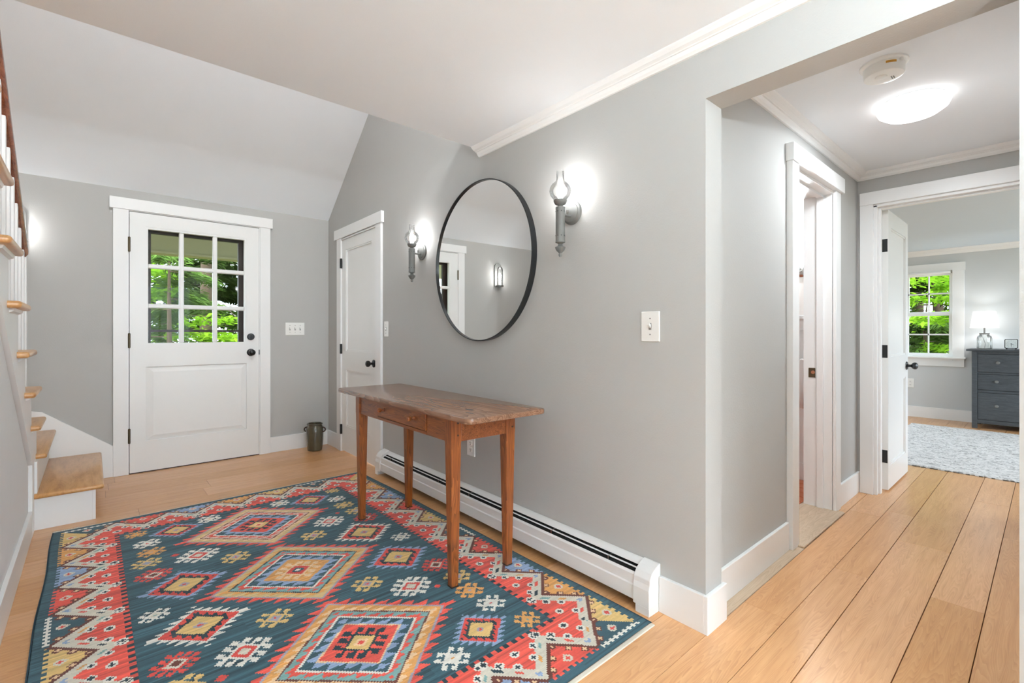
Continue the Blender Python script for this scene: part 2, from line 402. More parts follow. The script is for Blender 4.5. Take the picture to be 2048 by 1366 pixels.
for i in range(len(seams) - 1):
    y0, y1 = seams[i], seams[i + 1]
    gap = 0.0028 if 14 <= i <= 17 else 0.0012
    if y0 >= 4.78: continue
    y1 = min(y1, 4.76)
    xr = BX if y1 <= 2.7 else 1.78
    if y0 < -2.2: xr = 1.66
    cuts = [-1.15 if y0 > -.3 else -0.25] + sorted(fixed.get(i, [])) + [xr]
    while True:
        gaps = [(cuts[k + 1] - cuts[k], k) for k in range(len(cuts) - 1)]
        g, k = max(gaps)
        if g < 2.6: break
        cuts.insert(k + 1, cuts[k] + g * rnd.uniform(0.38, 0.62))
    for k in range(len(cuts) - 1):
        a, b = cuts[k], cuts[k + 1]
        if y0 >= 0.82 and a < HX and b > 1.79:               # the bathroom has its own tiles
            if a < 1.79: plank(a, 1.79, y0, y1, gap)
            if b > HX: plank(HX, b, y0, y1, gap)
            continue
        plank(a, b, y0, y1, gap)
MB().box(1.79, 2.70, 0.826, 0.884, -0.012, 0.0).build('filler_board', OAKG, FL, bevel=0.0012)
MB().box(3.39, HX, 0.826, 0.884, -0.012, 0.0).build('filler_board', OAK, FL, bevel=0.0012)
TH = struct(MB().box(2.70, 3.41, 0.826, 1.045, -0.012, 0.009), 'trim_threshold', OAKG, 'pale wooden threshold of the bathroom doorway', bevel=0.003)
BF = struct(MB().box(1.80, HX, 1.03, 2.85, -0.011, 0.0), 'floor_bathroom', GROUT, 'terracotta tile floor of the bathroom')
for r in range(9):
    for q in range(20):
        tx = 1.85 + q * 0.105 + (0.052 if r % 2 else 0); ty = 1.06 + r * 0.19
        if tx + 0.1 > HX: continue
        MB().box(tx, tx + 0.095, ty, ty + 0.18, 0.0, 0.004).build('tile', TILE, BF, bevel=0.001)

# ================================================================== TRIM
def base_profile(w=0.015, h=0.139):
    return [(0, 0), (w, 0), (w, h - 0.006), (w - 0.004, h), (0, h)]
# right wall baseboard near the corner, wrapping into the opening
mb = MB()
mb.box(MX(0.83) - 0.015, MX(0.83) + 0.139, 0.816, 0.831, 0, 0.139)
mb.add([(MX(.831)-.015,.831,0),(MX(.831),.831,0),(MX(1.015),1.015,0),(MX(1.015)-.015,1.015,0),(MX(.831)-.015,.831,.139),(MX(.831),.831,.139),(MX(1.015),1.015,.139),(MX(1.015)-.015,1.015,.139)],
       [(3,2,1,0),(4,5,6,7),(0,1,5,4),(1,2,6,5),(2,3,7,6),(3,0,4,7)])
struct(mb, 'baseboard_right', WHITE, 'white baseboard wrapping the corner into the hallway', bevel=0.0015)
struct(MB().prism([(4.46, 0), (4.71, 0), (4.71, .139), (4.46, .139)], 'x', MX(4.58) - 0.015, MX(4.58) + 0.004), 'baseboard_corner', WHITE, 'short white baseboard beside the closet door', bevel=0.0015)
struct(MB().box(1.218, MX(4.7) - .001, YW - 0.016, YW, 0, 0.139), 'baseboard_back', WHITE, 'white baseboard behind the stoneware jar', bevel=0.0015)
struct(MB().box(-0.253, -0.238, -2.7, 3.60, 0, 0.139), 'baseboard_left', WHITE, 'white baseboard along the wall under the stairs', bevel=0.0015)
struct(MB().box(1.796, 2.625, HY - 0.015, HY, 0.0, 0.139), 'baseboard_hall_left', WHITE, 'white baseboard before the bathroom doorway', bevel=0.0015)
struct(MB().box(3.49, HX - .001, HY - 0.015, HY, 0.0, 0.139), 'baseboard_hall_end', WHITE, 'short white baseboard between bathroom and bedroom doorways', bevel=0.0015)
struct(MB().box(BX - 0.015, BX, -2.0, 2.9, 0, 0.139), 'baseboard_bedroom', WHITE, 'white baseboard under the bedroom window', bevel=0.0015)

def crown_profile(p=0.064, d=0.042):
    return [(0, 0), (0.010, 0), (0.012, -d), (0.0, -d)]
CR = [(0.0, -0.045), (0.010, -0.045), (0.014, -0.041), (0.020, -0.036), (0.025, -0.028), (0.027, -0.024), (0.034, -0.024), (0.036, -0.021), (0.050, -0.016), (0.060, -0.008), (0.064, -0.004), (0.066, 0.0), (0.0, 0.0)]
mb = MB(); n = len(CR)
for s in (-2.7, YE):
    mb.v += [(MX(s) - p, s, ZC + z) for p, z in CR]
mb.f += [tuple(range(n)), tuple(range(2 * n - 1, n - 1, -1))] + [(i, (i + 1) % n, n + (i + 1) % n, n + i) for i in range(n)]
struct(mb, 'trim_crown_entry', WHITE, 'white crown moulding above the mirror wall')
HC = [(p, z * 1.0) for p, z in CR]
mb = MB()   # hall: along left wall then end wall, mitred
pts = [[(1.796, HY - p, 2.178 + z) for p, z in HC], [(HX - p, HY - p, 2.178 + z) for p, z in HC], [(HX - p, -0.03 + 0.0 * p, 2.178 + z) for p, z in HC]]
for r in pts: mb.v += r
for j in (0, 1):
    mb.f += [(j*n+i, j*n+(i+1) % n, (j+1)*n+(i+1) % n, (j+1)*n+i) for i in range(n)]
mb.f += [tuple(range(n)), tuple(range(3*n-1, 2*n-1, -1))]
struct(mb, 'trim_crown_hall', WHITE, 'white crown moulding around the hallway ceiling')
struct(MB().prism([(BX - p * 0.9, 2.15 + z * 1.5) for p, z in CR], 'y', -2.0, 2.9), 'trim_crown_bedroom', WHITE, 'white crown moulding above the bedroom window')

def casing(name, label, legs, head, mat=WHITE, bevel=0.0015):
    root = thing(name, label, 'trim', kind='structure')
    for b in legs: MB().box(*b).build('casing_leg', mat, root, bevel=bevel)
    MB().box(*head).build('casing_head', mat, root, bevel=bevel)
    return root
# exit door casing and jamb
c1 = casing('trim_entry_door', 'white flat casing around the glazed entry door',
       [(0.121, 0.209, YW - 0.028, YW, 0, 2.04), (1.133, 1.218, YW - 0.028, YW, 0, 2.04)], (0.100, 1.236, YW - 0.034, YW, 2.04, 2.127))
mb = MB(); mb.box(0.199, 0.2155, YW - 0.02, YW + 0.14, 0, 2.05); mb.box(1.1265, 1.143, YW - 0.02, YW + 0.14, 0, 2.05); mb.box(0.2155, 1.1265, YW - 0.02, YW + 0.14, 2.034, 2.05)
mb.build('jamb', WHITE, c1)
MB().box(0.2155, 1.1265, YW - 0.02, YW + 0.14, -0.01, 0.006).build('door_sill', DARKBR, c1)
# closet casing (on the skewed wall: local frame)
c2 = thing('trim_closet_door', 'white flat casing around the narrow closet door', 'trim', (MX(3.975), 3.975, 0), -KS, kind='structure')
for a in ((-0.475, -0.375), (0.375, 0.475)): MB().box(-0.02, 0, a[0], a[1], 0, 1.965).build('casing_leg', WHITE, c2, bevel=0.0015)
MB().box(-0.026, 0, -0.495, 0.53, 1.965, 2.055).build('casing_head', WHITE, c2, bevel=0.0015)
MB().box(-0.016, 0.1, -0.385, -0.372, 0, 1.957).box(-0.016, 0.1, 0.372, 0.385, 0, 1.957).box(-0.016, 0.1, -0.385, 0.385, 1.948, 1.96).build('jamb', WHITE, c2)
# bathroom casing
c3 = casing('trim_bathroom_door', 'white casing and deep jamb of the bathroom doorway',
       [(2.632, 2.722, HY - 0.030, HY, 0.0, 1.957), (3.388, 3.485, HY - 0.022, HY, 0.0, 1.957)], (2.622, 3.508, HY - 0.038, HY, 1.957, 2.046))
mb = MB(); mb.box(2.70, 2.722, HY - 0.004, 1.04, 0, 1.95); mb.box(3.388, 3.41, HY - 0.004, 1.04, 0, 1.95); mb.box(2.70, 3.41, HY - 0.004, 1.04, 1.94, 1.96)
mb.build('jamb', WHITE, c3)
mb = MB(); mb.box(3.376, 3.388, 0.93, 0.965, 0, 1.94); mb.box(2.722, 2.734, 0.93, 0.965, 0, 1.94); mb.box(2.734, 3.376, 0.93, 0.965, 1.928, 1.94)
mb.build('door_stop', WHITE, c3, bevel=0.001)
sp = MB().box(3.384, 3.3875, 0.974, 1.012, 0.812, 0.872).build('strike_plate', BRONZE, c3, bevel=0.003, label='dark bronze strike plate')
MB().lathe([(0.011, 0), (0.011, 0.002), (0.006, 0.003), (0.0001, 0.001)], 14, (3.381, 0.986, 0.845), 'x').build('latch_hole', COPPER, sp)
# bedroom casing
c4 = casing('trim_bedroom_door', 'white casing around the bedroom doorway',
       [(HX - 0.022, HX, 0.793, 0.868, 0, 1.957), (HX - 0.022, HX, -0.03, 0.035, 0, 1.957)], (HX - 0.026, HX, -0.03, 0.868, 1.957, 2.042))
mb = MB(); mb.box(HX - 0.004, 4.095, 0.775, 0.80, 0, 1.95); mb.box(HX - 0.004, 4.095, 0.03, 0.055, 0, 1.95); mb.box(HX - 0.004, 4.095, 0.03, 0.80, 1.94, 1.96)
mb.build('jamb', WHITE, c4)
mb = MB(); mb.box(4.00, 4.04, 0.763, 0.775, 0, 1.94); mb.box(4.0, 4.04, 0.055, 0.763, 1.928, 1.94)
mb.build('door_stop', WHITE, c4, bevel=0.001)
# stair skirt on the exit wall
struct(MB().prism([(0.121, 0), (0.121, 0.234), (-0.262, 0.53), (-0.34, 0.548), (-1.2, 0.548), (-1.2, 0)], 'y', YW - 0.018, YW), 'trim_stair_skirt', WHITE, 'white sloped skirt board beside the lowest steps', bevel=0.001)

# ================================================================== STAIRCASE
ST = thing('staircase', 'oak and white staircase with red-brown handrail at the left edge', 'staircase', (0, 0, 0))
RH = 0.202; XS = -0.237; XN = -0.198
def yf(n): return 3.88 - 0.305 * (n - 3)
MB().box(-0.262, 0.055, 3.69, YW - 0.019, RH - 0.027, RH).build('tread', TREAD, ST, smooth=True, bevel=0.011, seg=3)
MB().box(-0.24, 0.0036, 3.713, 3.727, 0, RH - 0.026).build('riser', WHITE, ST)
MB().box(0.004, 0.018, 3.713, YW - 0.019, 0, RH - 0.026).build('riser', WHITE, ST)
MB().box(-1.19, -0.19, 3.79, YW - 0.019, 2 * RH - 0.027, 2 * RH).build('tread', TREAD, ST, smooth=True, bevel=0.011, seg=3)
MB().box(-0.24, -0.226, 3.713, YW - 0.019, RH, 2 * RH - 0.026).build('riser', WHITE, ST)
for k in range(3, 13):
    z = RH * k
    MB().box(-1.19, XN, yf(k) - 0.385, yf(k), z - 0.027, z).build('tread', TREAD, ST, smooth=True, bevel=0.011, seg=3)
    MB().box(-1.19, XS - 0.002, yf(k) - 0.044, yf(k) - 0.03, z - RH, z - 0.026).build('riser', WHITE, ST)
    MB().prism([(XS, z - 0.027), (XS + 0.016, z - 0.027), (XS + 0.012, z - 0.038), (XS, z - 0.044)], 'y', yf(k) - 0.33, yf(k) - 0.02).build('cove_moulding', WHITE, ST)
poly = [(3.713, 0.0), (3.713, 2 * RH - 0.028), (3.85, 2 * RH - 0.028)]
for k in range(3, 13):
    poly += [(yf(k) - 0.03, k * RH - 0.028), (yf(k + 1) - 0.03, k * RH - 0.028)]
yl = yf(13) - 0.03
poly += [(yl, zb(yl)), (3.60, zb(3.555)), (3.60, 0.0)]
MB().prism(poly, 'x', XS - 0.03, XS).build('stringer', WHITE, ST, label='white cut stringer with sloped lower edge')
nw = MB().box(-0.336, -0.280, 3.872, 3.928, 2 * RH, 1.615).build('newel_post', WHITE, ST, bevel=0.004, seg=2, label='white square newel post')
MB().box(-0.341, -0.275, 3.867, 3.933, 1.615, 1.632).build('cap', WHITE, nw, bevel=0.004)
MB().lathe([(0.012, 1.630), (0.012, 1.638), (0.020, 1.646), (0.027, 1.660), (0.0285, 1.674), (0.026, 1.688), (0.017, 1.698), (0.0001, 1.703)], 20, (-0.308, 3.90, 0)).build('ball_finial', WHITE, nw, smooth=True)
rs = 0.645
def zr(y): return 1.535 + rs * (3.87 - y)
hr = MB()
sec = [(-0.028, 0.0), (-0.03, 0.02), (-0.022, 0.038), (-0.008, 0.046), (0.008, 0.046), (0.022, 0.038), (0.03, 0.02), (0.028, 0.0), (0.018, -0.014), (-0.018, -0.014)]
for yy in (3.866, 1.2):
    hr.v += [(-0.30 + a, yy, zr(yy) + b) for a, b in sec]
m = len(sec); hr.f += [tuple(range(m)), tuple(range(2*m-1, m-1, -1))] + [(i, (i+1) % m, m+(i+1) % m, m+i) for i in range(m)]
hr.build('handrail', RAILW, ST, smooth=True, label='red-brown stained wooden handrail')
for k in range(3, 12):
    for q in (0.06, 0.21):
        yy = yf(k) - q
        MB().box(-0.316, -0.284, yy - 0.016, yy + 0.016, k * RH, zr(yy) - 0.01).build('baluster', WHITE, ST, bevel=0.002)

# ================================================================== DOORS
# ---- door_1: entry door
D1 = thing('door_1', 'white entry door with nine glass panes over one panel', 'door', (0, 0, 0), kind='structure')
xa, xb, yd0, yd1 = 0.2190, 1.1235, 4.700, 4.744
gx = [(0.333, 0.535), (0.568, 0.771), (0.804, 1.010)]; gz = [(1.636, 1.909), (1.322, 1.602), (1.012, 1.287)]
MB().box(xa, 0.318, yd0, yd1, 0.008, 2.028).build('stile', DOORW, D1)
MB().box(1.025, xb, yd0, yd1, 0.008, 2.028).build('stile', DOORW, D1)
for z0, z1 in ((1.924, 2.028), (0.826, 0.997), (0.008, 0.245)):
    MB().box(0.318, 1.025, yd0, yd1, z0, z1).build('rail', DOORW, D1)
def bead(x0, x1, z0, z1, y0, y1, nm, w):   # frame with a sloped inner edge
    mb = MB()
    o = [(x0, z0), (x1, z0), (x1, z1), (x0, z1)]; i = [(x0 + w, z0 + w), (x1 - w, z0 + w), (x1 - w, z1 - w), (x0 + w, z1 - w)]
    mb.add([(p[0], y0, p[1]) for p in o] + [(p[0], y1, p[1]) for p in i], [(k, (k + 1) % 4, 4 + (k + 1) % 4, 4 + k) for k in range(4)])
    return mb.build(nm, DOORW, D1)
mb = MB().box(0.318, 0.333, yd0 + 0.003, yd1 - 0.003, 0.997, 1.924).box(1.010, 1.025, yd0 + 0.003, yd1 - 0.003, 0.997, 1.924).box(0.333, 1.010, yd0 + 0.003, yd1 - 0.003, 1.909, 1.924).box(0.333, 1.010, yd0 + 0.003, yd1 - 0.003, 0.997, 1.012)
mb.build('glazing_bead', DOORW, D1)
for a, b in ((0.535, 0.568), (0.771, 0.804)): MB().box(a, b, yd0 + 0.004, yd1 - 0.004, 1.012, 1.909).build('muntin', DOORW, D1, bevel=0.006)
for a, b in ((1.602, 1.636), (1.287, 1.322)): MB().box(0.333, 1.010, yd0 + 0.005, yd1 - 0.005, a, b).build('muntin', DOORW, D1, bevel=0.006)
for a in gx:
    for b in gz: MB().box(a[0] - 0.003, a[1] + 0.003, 4.720, 4.724, b[0] - 0.003, b[1] + 0.003).build('pane', PANE, D1)
MB().box(0.318, 1.025, 4.716, 4.736, 0.245, 0.826).build('panel_field', DOORW, D1)
# raised panel with sloped margin
mb = MB(); o = [(0.318, 0.245), (1.025, 0.245), (1.025, 0.826), (0.318, 0.826)]; q = [(0.367, 0.284), (0.985, 0.284), (0.985, 0.783), (0.367, 0.783)]
mb.add([(a, 4.715, b) for a, b in o] + [(a, 4.704, b) for a, b in q], [(0, 1, 5, 4), (1, 2, 6, 5), (2, 3, 7, 6), (3, 0, 4, 7), (4, 5, 6, 7)])
mb.build('raised_panel', DOORW, D1)
def hinge(parent, x, y, z0, z1, mat, rx=0.006, leaf=None):
    h = MB().lathe([(0.003, z0 - 0.006), (rx, z0 - 0.002), (rx, z1 + 0.002), (0.003, z1 + 0.006)], 12, (x, y, 0)).build('hinge', mat, parent, smooth=True)
    return h
for z0 in (1.722, 0.980, 0.243): hinge(D1, 0.2165, yd0 - 0.006, z0, z0 + 0.105, BRONZE, 0.008)
def knob(parent, c, mat, axis, sgn, R=0.027, rose=0.032):
    prof = [(rose, 0), (rose, 0.004), (rose * 0.8, 0.009), (0.011, 0.011), (0.0095, 0.026), (0.013, 0.032), (R * 0.82, 0.037), (R, 0.048), (R * 0.95, 0.060), (R * 0.6, 0.068), (0.0001, 0.070)]
    return MB().lathe([(r, h * sgn) for r, h in prof], 24, c, axis).build('knob', mat, parent, smooth=True, label='black round door knob')
knob(D1, (1.058, yd0, 0.920), BLACK, 'y', -1)
db = MB().lathe([(0.03, 0), (0.03, -0.008), (0.024, -0.014), (0.0001, -0.015)], 24, (1.058, yd0, 1.058), 'y').build('deadbolt', BLACK, D1, smooth=True)
MB().box(1.054, 1.062, yd0 - 0.03, yd0 - 0.012, 1.040, 1.076).build('thumb_turn', BLACK, db, bevel=0.002)
MB().box(1.122, 1.128, yd0 - 0.003, yd0 + 0.01, 0.898, 0.942).build('latch_plate', BLACK, D1)
# ---- storm door behind
SD = thing('storm_door', 'dark brown storm door frame behind the entry door glass', 'door', (0.66, 4.82, 0))
for b in ((-0.45, -0.302), (0.322, 0.455)): MB().box(b[0], b[1], -0.018, 0.018, 0.0, 2.03).build('stile', DARKBR, SD)
for b in ((1.895, 2.03), (1.099, 1.119), (0.0, 0.95)): MB().box(-0.302, 0.322, -0.018, 0.018, b[0], b[1]).build('rail', DARKBR, SD)

# ---- door_2: closet door (skewed frame)
D2 = thing('door_2', 'white two-panel closet door with black knob', 'door', (MX(3.975), 3.975, 0), -KS, kind='structure')
def panel_door(root, w, h, t, panels, along, mat=DOORW, st=0.10, z0=0.012):
    """door slab in local frame; along = 'y' (thickness on x from 0 to t) or 'x' (thickness on y)"""
    def bx(a0, a1, d0, d1, zz0, zz1, nm, bev=0.0):
        mb = MB().box(d0, d1, a0, a1, zz0, zz1) if along == 'y' else MB().box(a0, a1, d0, d1, zz0, zz1)
        mb.build(nm, mat, root, bevel=bev)
    bx(0, st, 0, t, z0, h, 'stile'); bx(w - st, w, 0, t, z0, h, 'stile')
    zz = [z0] + [v for p in panels for v in p] + [h]
    for k in range(0, len(zz), 2): bx(st, w - st, 0, t, zz[k], zz[k + 1], 'rail')
    for p in panels:
        bx(st, w - st, t * 0.32, t * 0.68, p[0], p[1], 'panel')
        for e in ((0.0, 0.32), (0.68, 1.0)):
            d0, d1 = t * (e[0] if e[0] else 0.12), t * (e[1] if e[1] < 1 else 0.88)
            bx(st, st + 0.012, d0, d1, p[0], p[1], 'moulding'); bx(w - st - 0.012, w - st, d0, d1, p[0], p[1], 'moulding')
            bx(st + 0.012, w - st - 0.012, d0, d1, p[0], p[0] + 0.012, 'moulding'); bx(st + 0.012, w - st - 0.012, d0, d1, p[1] - 0.012, p[1], 'moulding')
sub = MB  # local door frame: y from -0.37 to 0.37
class _R: pass
def shifted(root, dx, dy):
    o = bpy.data.objects.new('leaf', None); COL.objects.link(o); o.parent = root; o.location = (dx, dy, 0); return o
def panel_door_at(root, w, h, t, panels, along, off, mat=DOORW, st=0.10):
    before = set(bpy.data.objects)
    panel_door(root, w, h, t, panels, along, mat, st)
    for o in set(bpy.data.objects) - before: o.location = off
panel_door_at(D2, 0.74, 1.945, 0.035, [(0.245, 0.755), (0.93, 1.850)], 'y', (-0.008, -0.37, 0), st=0.095)
for z0 in (1.69, 0.90, 0.16): MB().box(-0.026, -0.008, 0.362, 0.382, z0, z0 + 0.09).build('hinge', BLACK, D2, bevel=0.002)
knob(D2, (-0.008, -0.325, 0.842), BLACK, 'x', -1, 0.026)

# ---- door_3: bedroom door, open into the bedroom
D3 = thing('door_3', 'white two-panel bedroom door standing open', 'door', (4.10, 0.740, 0), kind='structure')
panel_door_at(D3, 0.675, 1.938, 0.034, [(0.17, 0.755), (0.925, 1.825)], 'x', (0, 0, 0), st=0.085)
for z0 in (1.65, 0.92, 0.196):
    h3 = MB().box(-0.002, 0.001, 0.004, 0.034, z0, z0 + 0.088).build('hinge', BLACK, D3, bevel=0.0008)
    MB().lathe([(0.006, z0 - 0.003), (0.0065, z0), (0.0065, z0 + 0.088), (0.006, z0 + 0.091)], 10, (-0.004, 0.040, 0)).build('hinge_pin', BLACK, h3, smooth=True)
knob(D3, (0.615, 0.0, 0.839), BLACK, 'y', -1, 0.027)
knob(D3, (0.615, 0.034, 0.839), BLACK, 'y', 1, 0.027)

# ================================================================== BEDROOM WINDOW
WN = thing('window_1', 'white twelve-light sash window in the bedroom with green leaves outside', 'window', (BX, 0, 0), kind='structure')
W0, W1 = 0.852, 1.450
for b in ((0.706, 0.812), (1.49, 1.595)): MB().box(-0.02, 0, b[0], b[1], 0.79, 1.868).build('casing_leg', WHITE, WN, bevel=0.0015)
MB().box(-0.024, 0, 0.697, 1.605, 1.868, 1.972).build('casing_head', WHITE, WN, bevel=0.0015)
MB().box(-0.055, 0.04, 0.69, 1.615, 0.770, 0.792).build('sill', WHITE, WN, bevel=0.004)
MB().box(-0.018, 0, 0.706, 1.595, 0.672, 0.770).build('apron', WHITE, WN, bevel=0.0015)
mb = MB().box(0, 0.14, 0.80, 0.815, 0.78, 1.87).box(0, 0.14, 1.485, 1.505, 0.78, 1.87).box(0, 0.14, 0.815, 1.485, 1.85, 1.87)
mb.build('jamb', WHITE, WN)
def sash(xo, z0, z1, lab):
    s = MB().box(xo, xo + 0.03, 0.815, W0, z0, z1).box(xo, xo + 0.03, W1, 1.485, z0, z1).box(xo, xo + 0.03, W0, W1, z0, z0 + 0.04).box(xo, xo + 0.03, W0, W1, z1 - 0.035, z1).build('sash', WHITE, WN)
    pw = (W1 - W0 - 2 * 0.014) / 3; zm = (z0 + 0.04 + z1 - 0.035) / 2
    for k in (1, 2): MB().box(xo + 0.004, xo + 0.026, W0 + k * pw + (k - 1) * 0.014, W0 + k * pw + k * 0.014, z0 + 0.04, z1 - 0.035).build('muntin', WHITE, s)
    MB().box(xo + 0.004, xo + 0.026, W0, W1, zm - 0.009, zm + 0.009).build('muntin', WHITE, s)
    for k in range(3):
        a = W0 + k * (pw + 0.014)
        for c in ((z0 + 0.04, zm - 0.009), (zm + 0.009, z1 - 0.035)): MB().box(xo + 0.013, xo + 0.016, a - .002, a + pw + .002, c[0] - .002, c[1] + .002).build('pane', PANE, s)
sash(0.035, 0.793, 1.348, ''); sash(0.07, 1.325, 1.862, '')
MB().box(0.10, 0.125, 0.80, 0.845, 0.78, 1.87).box(0.10, 0.125, 0.845, 1.485, 1.835, 1.87).build('storm_frame', DARKBR, WN)
RS = thing('roller_shade', 'rolled-up white shade at the top of the bedroom window', 'window shade', (BX - 0.03, 1.13, 1.858))
MB().lathe([(0.016, -0.30), (0.016, 0.30)], 16, (0, 0, 0), 'y').build('roller', WHITE, RS, smooth=True)
for s in (-0.31, 0.31): MB().box(-0.018, 0.014, s - 0.006, s + 0.006, -0.018, 0.018).build('bracket', CHROME, RS)
MB().tube([(-0.005, -0.318, 0.0), (-0.006, -0.318, -0.5), (-0.006, -0.318, -1.09)], 0.0012, 6).ball((-0.006, -0.318, -1.10), 0.008).build('pull_cord', WHITE, RS)

# ================================================================== WALL MIRROR
ms = 2.185; mz = 1.506; R = 0.462
WM = thing('wall_mirror', 'large round mirror with thin black metal frame between the sconces', 'mirror', (MX(ms), ms, mz), -KS)
MB().lathe([(R - 0.006, 0), (R, 0), (R, -0.034), (R - 0.0012, -0.035), (R - 0.0048, -0.035), (R - 0.006, -0.034), (R - 0.006, -0.010), (R - 0.006, 0)], 128, (0, 0, 0), 'x', caps=False).build('frame', BLACKS, WM, smooth=True)
MB().lathe([(R - 0.005, -0.024), (0.0001, -0.0241)], 128, (0, 0, 0), 'x', caps=False).build('mirror_glass', MIRR, WM)

# ================================================================== SCONCES
def sconce(s, z, label):
    T = thing('wall_sconce', label, 'wall lamp', (MX(s), s, z), -KS, group='pewter wall sconces beside the mirror')
    o = -0.082
    MB().lathe([(0.056, 0), (0.056, -0.006), (0.053, -0.010), (0.046, -0.012), (0.044, -0.016), (0.0001, -0.018)], 40, (0, 0, 0), 'x').build('backplate', PEWTER, T, smooth=True)
    MB().tube([(-0.015, 0, -0.018), (-0.035, 0, -0.020), (-0.05, 0, -0.018), (o, 0, -0.012)], [0.006, 0.0055, 0.006, 0.006], 10).build('arm', PEWTER, T, smooth=True)
    MB().lathe([(0.004, 0), (0.004, 0.012), (0.006, 0.014), (0.006, 0.024), (0.0001, 0.026)], 12, (-0.034, 0, -0.018)).build('switch_key', PEWTER, T, smooth=True)
    body = MB().lathe([(0.0001, -0.215), (0.006, -0.213), (0.0085, -0.205), (0.006, -0.198), (0.010, -0.194), (0.018, -0.186), (0.023, -0.176), (0.0245, -0.170), (0.0135, -0.166), (0.009, -0.158), (0.014, -0.152), (0.0225, -0.149), (0.0225, -0.146), (0.021, -0.143), (0.0215, 0.005), (0.0225, 0.010), (0.0215, 0.013), (0.010, 0.016), (0.012, 0.020), (0.024, 0.026), (0.029, 0.034), (0.031, 0.040), (0.031, 0.045), (0.018, 0.045)], 28, (o, 0, 0)).build('body', PEWTER, T, smooth=True)
    holes = MB()
    for zz in (-0.008, -0.118):
        for k in range(8):
            a = 2 * PI * k / 8 + 0.2
            holes.ball((o + 0.0208 * math.cos(a), 0.0208 * math.sin(a), zz), 0.0024, 8, 5)
    holes.build('pierced_holes', BLACK, body, kind='stuff')
    MB().lathe([(0.024, 0.044), (0.034, 0.052), (0.045, 0.066), (0.050, 0.085), (0.047, 0.103), (0.038, 0.117), (0.026, 0.126), (0.0195, 0.134), (0.0175, 0.15), (0.0175, 0.178), (0.019, 0.183)], 36, (o, 0, 0), caps=False).build('glass_chimney', GLASS, T, smooth=True)
    MB().lathe([(0.010, 0.044), (0.011, 0.060), (0.015, 0.075), (0.016, 0.088), (0.011, 0.108), (0.004, 0.122), (0.0001, 0.126)], 20, (o, 0, 0)).build('bulb', BULBM, T, smooth=True)
    bulb_light('sconce_light', (o, 0, 0.09), LW['sconce'], T, 0.016)
sconce(1.482, 1.652, 'pewter wall sconce with glass chimney, right of the mirror')
sconce(2.878, 1.652, 'pewter wall sconce with glass chimney, between mirror and closet door')

# arched lantern sconce on the exit wall (seen in the mirror)
T = thing('lantern_sconce', 'arched lantern sconce left of the entry door, seen in the mirror', 'wall lamp', (-0.395, YW, 1.675))
arch = [(-0.053, 0)] + [(-0.053 * math.cos(a), 0.245 + 0.053 * math.sin(a)) for a in [PI * k / 12 for k in range(13)]] + [(0.053, 0)]
MB().prism(arch, 'y', -0.012, 0).build('backplate', PEWTER, T)
MB().lathe([(0.046, 0.0), (0.046, 0.014), (0.040, 0.02)], 24, (0, -0.05, 0)).build('base_tray', PEWTER, T, smooth=True)
MB().lathe([(0.038, 0.02), (0.038, 0.205), (0.034, 0.228), (0.022, 0.246), (0.0001, 0.252)], 28, (0, -0.05, 0), caps=False).build('glass_cylinder', GLASS, T, smooth=True)
MB().lathe([(0.009, 0.02), (0.009, 0.09), (0.012, 0.092), (0.016, 0.12), (0.012, 0.15), (0.003, 0.17), (0.0001, 0.172)], 16, (0, -0.05, 0)).build('bulb', BULBM, T, smooth=True)
bulb_light('lantern_light', (0, -0.05, 0.135), LW['lantern'], T, 0.016)

# ================================================================== HALL LIGHT + SMOKE ALARM
def dome(loc, r, watts, label):
    T = thing('ceiling_light', label, 'ceiling light', loc)
    MB().lathe([(r * 0.86, 0), (r * 0.90, -0.008), (r * 0.86, -0.012)], 40).build('rim', WHITE, T, smooth=True)
    MB().lathe([(r * 0.84, -0.008), (r, -0.018), (r * 1.0, -0.024), (r * 0.93, -0.045), (r * 0.72, -0.066), (r * 0.4, -0.079), (0.0001, -0.084)], 48, caps=False).build('glass_dome', DOMEM, T, smooth=True)
    l = bpy.data.lights.new('dome_light', 'AREA'); l.shape = 'DISK'; l.size = r * 1.6; l.energy = watts; l.color = (0.88, 0.95, 1.0)
    o = bpy.data.objects.new('dome_light', l); COL.objects.link(o); o.location = (0, 0, -0.02); o.parent = T
    return T
dome((2.885, 0.43, 2.178), 0.138, LW['hall'], 'glowing white glass dome light on the hallway ceiling')
T = thing('smoke_alarm', 'round white smoke alarm on the hallway ceiling', 'smoke alarm', (2.405, 0.449, 2.178)); T.scale = (1.12, 1.12, 1.3)
MB().lathe([(0.072, 0), (0.072, -0.005), (0.068, -0.009), (0.062, -0.010)], 40).build('mounting_plate', PLAST, T, smooth=True)
bd = MB().lathe([(0.060, -0.008), (0.061, -0.012), (0.061, -0.034), (0.058, -0.039), (0.05, -0.041), (0.0001, -0.042)], 48).build('body', PLAST, T, smooth=True)
MB().lathe([(0.018, -0.041), (0.018, -0.0445), (0.015, -0.0455), (0.0001, -0.0455)], 24, (-0.014, 0.005, 0)).build('test_button', PLAST, bd, smooth=True)
lb = MB()
for k in range(6):
    a0 = math.radians(196 + 5 * k); a1 = math.radians(201 + 5 * k)
    lb.add([(0.0615 * math.cos(a0), 0.0615 * math.sin(a0), -0.014), (0.0615 * math.cos(a1), 0.0615 * math.sin(a1), -0.014), (0.0615 * math.cos(a1), 0.0615 * math.sin(a1), -0.021), (0.0615 * math.cos(a0), 0.0615 * math.sin(a0), -0.021)], [(0, 1, 2, 3)])
lb.build('side_label', YEL, bd, label='amber sticker')
